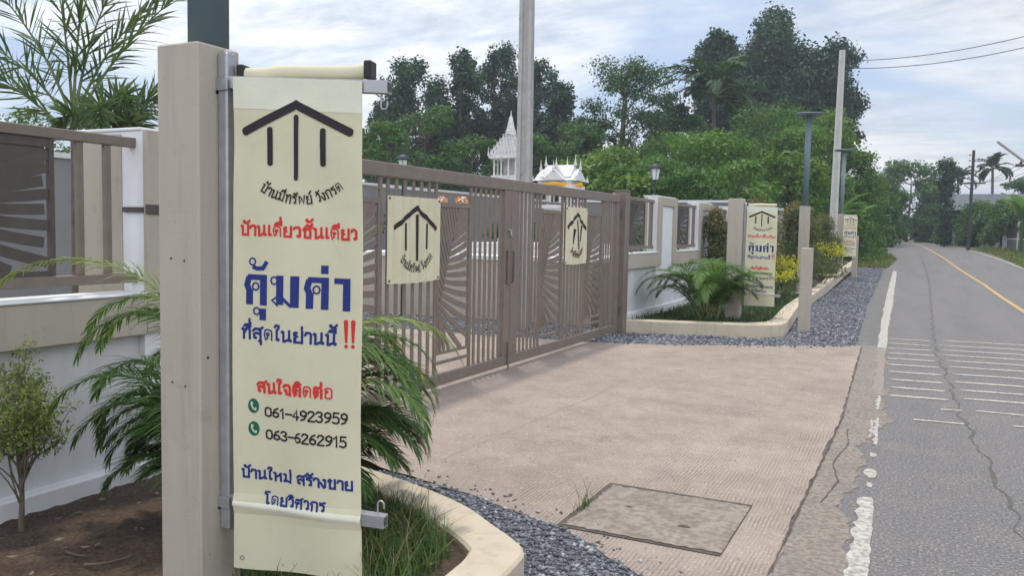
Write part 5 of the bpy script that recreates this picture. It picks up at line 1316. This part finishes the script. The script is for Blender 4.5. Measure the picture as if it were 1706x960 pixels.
# ------------------------------------------------------------------ trees
def many(spec, name, cat, style, lm, n, size, group, labels, seed):
    for i, (x, y, z, r) in enumerate(spec):
        ms = lm if isinstance(lm, list) else [lm]; k = (1, .78, 1.3)[i % 3] if len(ms) > 1 else 1
        tree(name, labels[i], cat, x, y, z, r, style, seed+i, ms[i % len(ms)], int(n/k**1.3), size*k, group)
many([(-30.54, 47.3, 12.6, 2.9), (-30.33, 43.78, 9.2, 1.7), (-28.25, 49.6, 13.6, 2.1), (-27.54, 53.36, 14.6, 2.3), (-23.79, 51.72, 13.0, 2.1), (-21.13, 49.53, 10.9, 1.8), (-29.3, 48.75, 9.6, 2.0), (-25.5, 52, 10.8, 2.0)], 'tall_tree', 'tree', 'tall', L_dark, 20000, .23, 'row of tall dark trees behind the gate',
     ['wide dark tree just right of the large banner top, leftmost of the tall row', 'shorter dark tree at the left end of the tall row, by the banner hook', 'slim tall dark tree left of the pair behind the spired shrine', 'tallest dark tree of the row, left of the grey concrete pole', 'dark tree showing right behind the grey concrete pole', 'small dark tree at the right end of the row, right of the concrete pole', 'low dark tree filling the gap between the wide tree and the slim one', 'lower dark tree behind the concrete pole, between its taller neighbours'], 100)
many([(-14.43, 42.77, 10.9, 2.5), (-13.13, 45.51, 9.3, 1.7), (-16.33, 42.71, 7.8, 1.4)], 'feathery_tree', 'tree', 'feather', L_grey, 15000, .16, 'dull feathery trees in the middle distance',
     ['large dull green feathery tree above the gabled shrine and lantern', 'dull feathery tree between the large feathery tree and the coconut palm', 'low dull feathery tree left of the large feathery one'], 200)
many([(-14.3, 63.3, 17.7, 2.7), (-11.05, 69.66, 20.6, 5.2), (-7.4, 68.82, 17.3, 3.5), (-12.0, 66.5, 15.8, 3.8), (-9.0, 68, 13.5, 3.2)], 'broad_tree', 'tree', 'broad', L_tall, 32000, .32, 'very tall dark broad trees',
     ['left crown of the tall dark group, narrow dome', 'highest and biggest dark broad tree, centre right skyline', 'right crown of the tall dark group behind the pale utility pole', 'lower dark crown between the two highest dark trees', 'lower dark crown behind the top of the creeper mound'], 300)
many([(-21.53, 34.55, 7.2, 2.0), (-21.02, 30.25, 6.0, 1.3), (-20.09, 36.28, 6.0, 1.8), (-16.27, 40.45, 7.0, 2.0), (-18.02, 38.42, 6.3, 1.6), (-13.0, 49.87, 8.4, 2.2), (-23.5, 33, 5.5, 1.8)], 'leafy_tree', 'tree', 'mound', [L_mid, L_moundb, L_mid], 7500, .17, 'mid green trees behind the yard',
     ['round mid green tree right of the large banner, under the tall row', 'mid green tree closest to the right edge of the large banner', 'mid green tree directly left of the spired shrine', 'mid green tree right of the gabled shrine', 'mid green tree behind the two shrines', 'light green tree under the coconut palm', 'low mid green tree partly hidden behind the large banner'], 400)
many([(-7.81, 33.3, 5.5, 2.3), (-6.7, 41.81, 7.5, 2.9), (-4.9, 47.4, 8.0, 2.2), (-3.7, 47.0, 5.9, 1.8), (-8.99, 29.29, 4.2, 1.8), (-11.08, 29.39, 4.3, 1.6), (-5.8, 28.7, 3.9, 1.5), (-6.93, 27.6, 3.5, 1.4), (-5.2, 36.2, 4.9, 1.8), (-3.9, 42.5, 4.4, 1.5), (-3.4, 51.5, 4.7, 1.5), (-8.57, 27.4, 3.3, 1.2), (-5.0, 39.0, 6.2, 1.8), (-9.8, 36.5, 5.9, 2.2), (-12.5, 34.0, 5.0, 2.2), (-3.2, 45.0, 3.0, .9)], 'creeper_mound', 'bush', 'mound', [L_mound, L_moundb, L_moundc], 9000, .165, 'bright creeper covered thicket left of the road',
     ['bright green creeper mound above the white wall, centre of the thicket', 'highest dome of the bright thicket, left of the pale utility pole', 'thicket dome right behind the pale utility pole', 'thicket shoulder sloping down toward the road', 'creeper mound just above the garden lantern', 'creeper mound left of the garden lantern, above the gate post', 'low creeper mound behind the second banner post', 'low creeper mound behind the second white wall pillar', 'creeper mound behind the grey lamp pole', 'creeper mound behind the farthest banner', 'creeper mound where the road bends out of sight', 'low creeper mound behind the first white pillar', 'tall creeper mound left of the slim greenish lamp pole', 'creeper mound between feathery tree and highest thicket dome', 'creeper mound below the large feathery tree', 'small bush touching the road edge right of the farthest banner'], 500)
many([(-1.6, 92.29, 8.9, 3.3), (-3.2, 70.21, 5.5, 1.9), (-3.4, 64.12, 4.3, 1.5), (7.5, 88, 6.8, 1.8), (1.2, 90.96, 5.4, 2.4), (-4.6, 76, 5.6, 2.0), (-4.2, 58, 4.9, 1.6), (3.2, 86, 4.8, 2.2), (-5.5, 84, 6.0, 2.2)], 'roadside_tree', 'tree', 'mound', [L_right, L_moundb, L_right], 9500, .34, 'trees around the far road bend',
     ['largest tree closing the view beyond the road bend', 'tree left of the road at the bend', 'nearest tree left of the road bend', 'tree above the right house roof by the frame edge', 'dark tree behind the vine covered pole', 'second tree behind the left side of the bend', 'bush leaning to the road before the bend', 'tree behind the house with the grey roof', 'farthest tree left of the bend'], 600)
many([(-29.08, 19.57, 5.5, 1.8), (-31.0, 18.0, 5.4, 1.8), (-26.5, 22.2, 4.6, 1.5)], 'yard_tree', 'tree', 'mound', L_right, 2200, .2, 'low trees beyond the left fence', ['low green tree at the far left edge above the fence rail', 'low green tree outside the left frame edge', 'low green tree behind the foxtail palm trunk'], 700)
# vine-wrapped pole column and hedge on the right
C = [(sin(i*1.7)*.12, cos(i*2.3)*.12, .25+i*.32) for i in range(19)]; R = [(.52 if i < 12 else .75, .52 if i < 12 else .75, .35) for i in range(19)]
shrub('vine_column', 'dark column of vines wrapped around a pole right of the bend', (1.30, 68.6, .85), C, R, 4200, .22, L_dark, 71, 'vine', None, 4, None, .06)
def hedge(label, x0, y0, x1, y1, h, w, n, seed, lm):
    rg = np.random.default_rng(seed); k = 26; C = []; R = []
    for i in range(k):
        t = rg.random(); zz = h*(.15+.75*rg.random()**.8); C.append(((x1-x0)*(t-.5)+rg.normal()*w*.3, (y1-y0)*(t-.5)+rg.normal()*w*.3, zz)); s = w*(.45+.25*rg.random()); R.append((s, s, s*.8))
    shrub('hedge', label, ((x0+x1)/2, (y0+y1)/2, zt((y0+y1)/2)-.02), C, R, n, .30, lm, seed, 'hedge', 'overgrown hedges right of the road', 10, None, .03)
hedge('overgrown hedge spilling over the pale wall, right of the vine column', 2.7, 78, 4.5, 68, 3.2, 1.5, 8500, 1, L_right)
hedge('bushy hedge beside the white gate pillar at the right', 4.6, 70, 5.2, 63.5, 3.2, 1.4, 8000, 2, L_right)
hedge('hedge behind the railing at the right frame edge', 6.3, 66, 7.2, 56, 3.2, 1.3, 7500, 3, L_right)
# coconut palms
def coco(label, loc, h, L, seed, n=15):
    rg = random.Random(seed); fr = []
    for k in range(n): fr.append((0, 0, h, 2*pi*k/n+rg.uniform(-.3, .3), radians(rg.uniform(0, 75)), L*rg.uniform(.85, 1.1), rg.uniform(1.2, 1.9)))
    palm('coconut_palm', label, loc, fr, L*.30, L_palmd, ([(0, 0, -.1), (h*.02, 0, h*.5), (0, 0, h)], [.16, .12, .10]), n=26, seed=seed, width=.12, sr=.035, group='coconut palms')
coco('coconut palm before the tall dark trees, left of the highest crown', (-10.7, 46.6, .38), 8.6, 3.6, 1, 20)
coco('coconut palm behind the vine covered pole', (2.55, 88, .95), 5.9, 2.2, 2, 13)
coco('coconut palm standing clear against the sky at the right', (5.05, 84.5, .93), 6.6, 2.0, 3, 17)
# banana plants
def banana(label, loc, h, seed):
    T = thing('banana_plant', label, 'plant', loc, 0, 'banana plants'); rg = random.Random(seed); m = MB(); m.tube([(0, 0, 0), (0, 0, h*.55)], [.10, .07], 8); m.obj('stem', L_banana, T)
    for k in range(7):
        az = 2*pi*k/7+rg.uniform(-.3, .3); el = radians(rg.uniform(45, 80)); L = h*rg.uniform(.5, .62); V = []; p = Vector((0, 0, h*.52)); N = 9
        for i in range(N+1):
            t = i/N; e = el-1.3*t; d = Vector((cos(az)*cos(e), sin(az)*cos(e), sin(e))); sd = Vector((-sin(az), cos(az), 0)); w = .24*sin(pi*min(1, .08+t*.92))**.6*(h/3)
            V += [p-sd*w+Vector((0, 0, .05)), p, p+sd*w+Vector((0, 0, .05))]; p = p+d*(L/N)
        m = MB(); m.add(V, [(3*i+q, 3*i+q+1, 3*i+q+4, 3*i+q+3) for i in range(N) for q in (0, 1)]); m.obj('leaf', L_banana, T)
banana('banana plant among the thicket beside the pale utility pole', (-3.6, 41.2, .3), 3.5, 1)
banana('banana plant at the thicket edge near the road bend', (-3.1, 44.0, .35), 3.0, 2)
banana('big leafed banana plant before the house at the right edge', (5.2, 58.5, .65), 4.0, 3)

# ------------------------------------------------------------------ far right: house, wall, railing, poles, wires
T = thing('house', 'low house with a long grey metal roof behind the right hedge', 'house', (6, 80, .9)); o = (6, 80, .9)
m = MB(); m.box(2.2, 12, 77, 85, .8, 3.7); m.obj('house_walls', mat('house render', (.33, .32, .30), (.27, .265, .25), 2, .85), T, o)
m = MB(); m.add([(1.2, 76, 3.7), (13, 76, 3.7), (13, 81, 5.2), (1.2, 81, 5.2), (1.2, 86, 3.7), (13, 86, 3.7)], [(0, 1, 2, 3), (3, 2, 5, 4), (0, 3, 4), (1, 5, 2), (0, 4, 5, 1)]); m.obj('roof', M_roof, T, o)
T = thing('house', 'far pale building glimpsed under the trees at the road bend', 'house', (-4, 110, 1)); o = (-4, 110, 1)
m = MB(); m.box(-6.5, -2.0, 108, 114, .9, 2.6); m.obj('house_walls', mat('pale render', (.40, .37, .32), (.34, .31, .27), 1, .85), T, o)
m = MB(); m.add([(-7, 107.5, 2.6), (-1.5, 107.5, 2.6), (-1.5, 111, 3.6), (-7, 111, 3.6), (-1.5, 114.5, 2.6), (-7, 114.5, 2.6)], [(0, 1, 2, 3), (3, 2, 4, 5), (0, 3, 5), (1, 4, 2), (0, 5, 4, 1)]); m.obj('roof', M_roof, T, o)
T = thing('garden_wall', 'pale garden wall half hidden by hedge, right of the road', 'wall', (3.3, 74, .9)); o = (3.3, 74, .9)
m = MB(); V = [(2.75, 80, .8), (4.55, 66.4, .7), (4.67, 66.4, .7), (2.87, 80, .8)]; m.add(V+[(a, b, c+1.2) for a, b, c in V], [(0, 1, 5, 4), (1, 2, 6, 5), (2, 3, 7, 6), (3, 0, 4, 7), (4, 5, 6, 7)]); m.obj('wall_body', M_white, T, o)
T = thing('railing_fence', 'grey wall with dark railing and white pillar at the right edge', 'fence', (4.95, 64.5, .75)); o = (4.95, 64.5, .75)
m = MB(); m.box(4.72, 4.98, 65.0, 65.26, .6, 2.95, .01); m.box(5.55, 5.75, 57.0, 57.2, .6, 2.7, .01); m.box(5.22, 5.40, 61.2, 61.4, .6, 2.55, .01); m.obj('white_pillar', M_bright, T, o)
m = MB(); V = [(4.98, 65, .6), (5.60, 57.1, .5), (5.70, 57.1, .5), (5.08, 65, .6)]; m.add(V+[(a, b, 1.45) for a, b, c in V], [(0, 1, 5, 4), (1, 2, 6, 5), (2, 3, 7, 6), (3, 0, 4, 7), (4, 5, 6, 7)]); m.obj('low_wall', M_grey, T, o)
m = MB(); V = [(4.97, 65, 1.451), (5.59, 57.1, 1.451), (5.71, 57.1, 1.451), (5.09, 65, 1.451)]; m.add(V+[(a, b, 1.53) for a, b, c in V], [(0, 1, 5, 4), (1, 2, 6, 5), (2, 3, 7, 6), (3, 0, 4, 7), (4, 5, 6, 7)]); m.obj('wall_cap', M_bright, T, o)
m = MB()
for k in range(34):
    t = k/33; m.tube([(5.03+.62*t, 65-7.9*t, 1.53), (5.03+.62*t, 65-7.9*t, 2.5)], .018, 4)
for z in (1.65, 2.42): m.tube([(5.03, 65, z), (5.65, 57.1, z)], .025, 4)
m.obj('railing', M_dark, T, o)
m = MB(); m.box(-.15, .15, -.12, .12, 0, 1.35, .02); o = m.obj('gate_pillar', mat('brown pillar', (.28, .21, .17), (.22, .17, .14), 3, .9)); o.location = (-1.75, 101, 1.0); tag(o, 'small brownish pillar beyond the end of the visible road', 'pillar')
# poles on the right
T = thing('utility_pole', 'dark utility pole with crossarm left of the clear coconut palm', 'utility pole', (2.55, 61, .7), 0, 'wooden and steel power poles at the right'); m = MB()
m.tube([(0, 0, -.1), (.0, 0, 6.35)], [.11, .085], 8); m.obj('pole_shaft', mat('dark pole', (.06, .062, .068), (.045, .047, .05), 3, .8), T)
m = MB(); m.box(-.75, .75, -.05, .05, 4.22, 4.32); m.tube([(-.45, 0, 4.2), (0, -.02, 3.8)], .025, 5); m.tube([(.45, 0, 4.2), (0, -.02, 3.8)], .025, 5); m.obj('crossarm', M_dark, T)
m = MB()
for z in (4.6, 4.95, 5.3, 5.65, 6.0): m.lathe([(.03, 0), (.05, .03), (.05, .07), (.03, .1)], 8, (-.20, 0, z)); m.tube([(-.2, 0, z+.05), (0, 0, z+.05)], .012, 4)
m.obj('insulators', M_grey, T)
T = thing('utility_pole', 'utility pole at the right frame edge with a slanting arm', 'utility pole', (4.02, 40.4, .3), 0, 'wooden and steel power poles at the right'); m = MB()
m.tube([(0, 0, -.1), (.0, 0, 5.9)], [.16, .11], 8); m.obj('pole_shaft', M_conc, T)
m = MB(); m.box(-.80, .9, -.05, .05, 4.16, 4.27); m.obj('crossarm', M_dark, T)
m = MB(); m.tube([(-1.55, -.9, 5.12), (.0, -.1, 3.95)], .055, 6); m.obj('slanting_arm', M_conc, T); m = MB(); m.tube([(-.95, -.2, 3.5), (0, 0, 4.0)], .03, 6); m.obj('strut', M_dark, T)
m = MB()
for x in (-.6, -.25, .3): m.lathe([(.03, 0), (.055, .04), (.05, .1), (.02, .13)], 8, (x, 0, 4.27))
m.obj('insulators', M_dark, T)
def wire(label, A, B, sag, r=.012, group='overhead wires'):
    m = MB(); A = Vector(A); B = Vector(B); pts = []
    for k in range(25):
        t = k/24; p = A.lerp(B, t); p.z -= sag*4*t*(1-t); pts.append(p-A)
    m.tube(pts, r, 5, False); o = m.obj('power_line', M_black); o.location = A; tag(o, label, 'wire', group)
wire('upper overhead wire crossing from the pale pole to the top right', (-3.05, 34.5, 8.10), (7.2, 31.6, 9.35), .60, .013)
wire('lower overhead wire crossing from the pale pole to the top right', (-3.05, 34.5, 7.82), (7.2, 31.6, 8.95), .62, .013)
for k, (x, z) in enumerate(((-.6, 4.35), (-.25, 4.38), (.3, 4.36))):
    wire(['leftmost thin wire between the two right poles', 'middle thin wire between the two right poles', 'rightmost thin wire between the two right poles'][k], (4.02+x, 40.4, z+.3), (2.55+x*.9, 61, 4.95+.1*k), .35, .010)
wire('thin wire from the slanting arm running out to the right', (4.02, 40.4, 4.9), (9, 30, 6.8), .3, .010)
wire('second thin wire from the right pole rising out of frame', (4.02, 40.4, 5.5), (9, 30, 7.7), .3, .010)
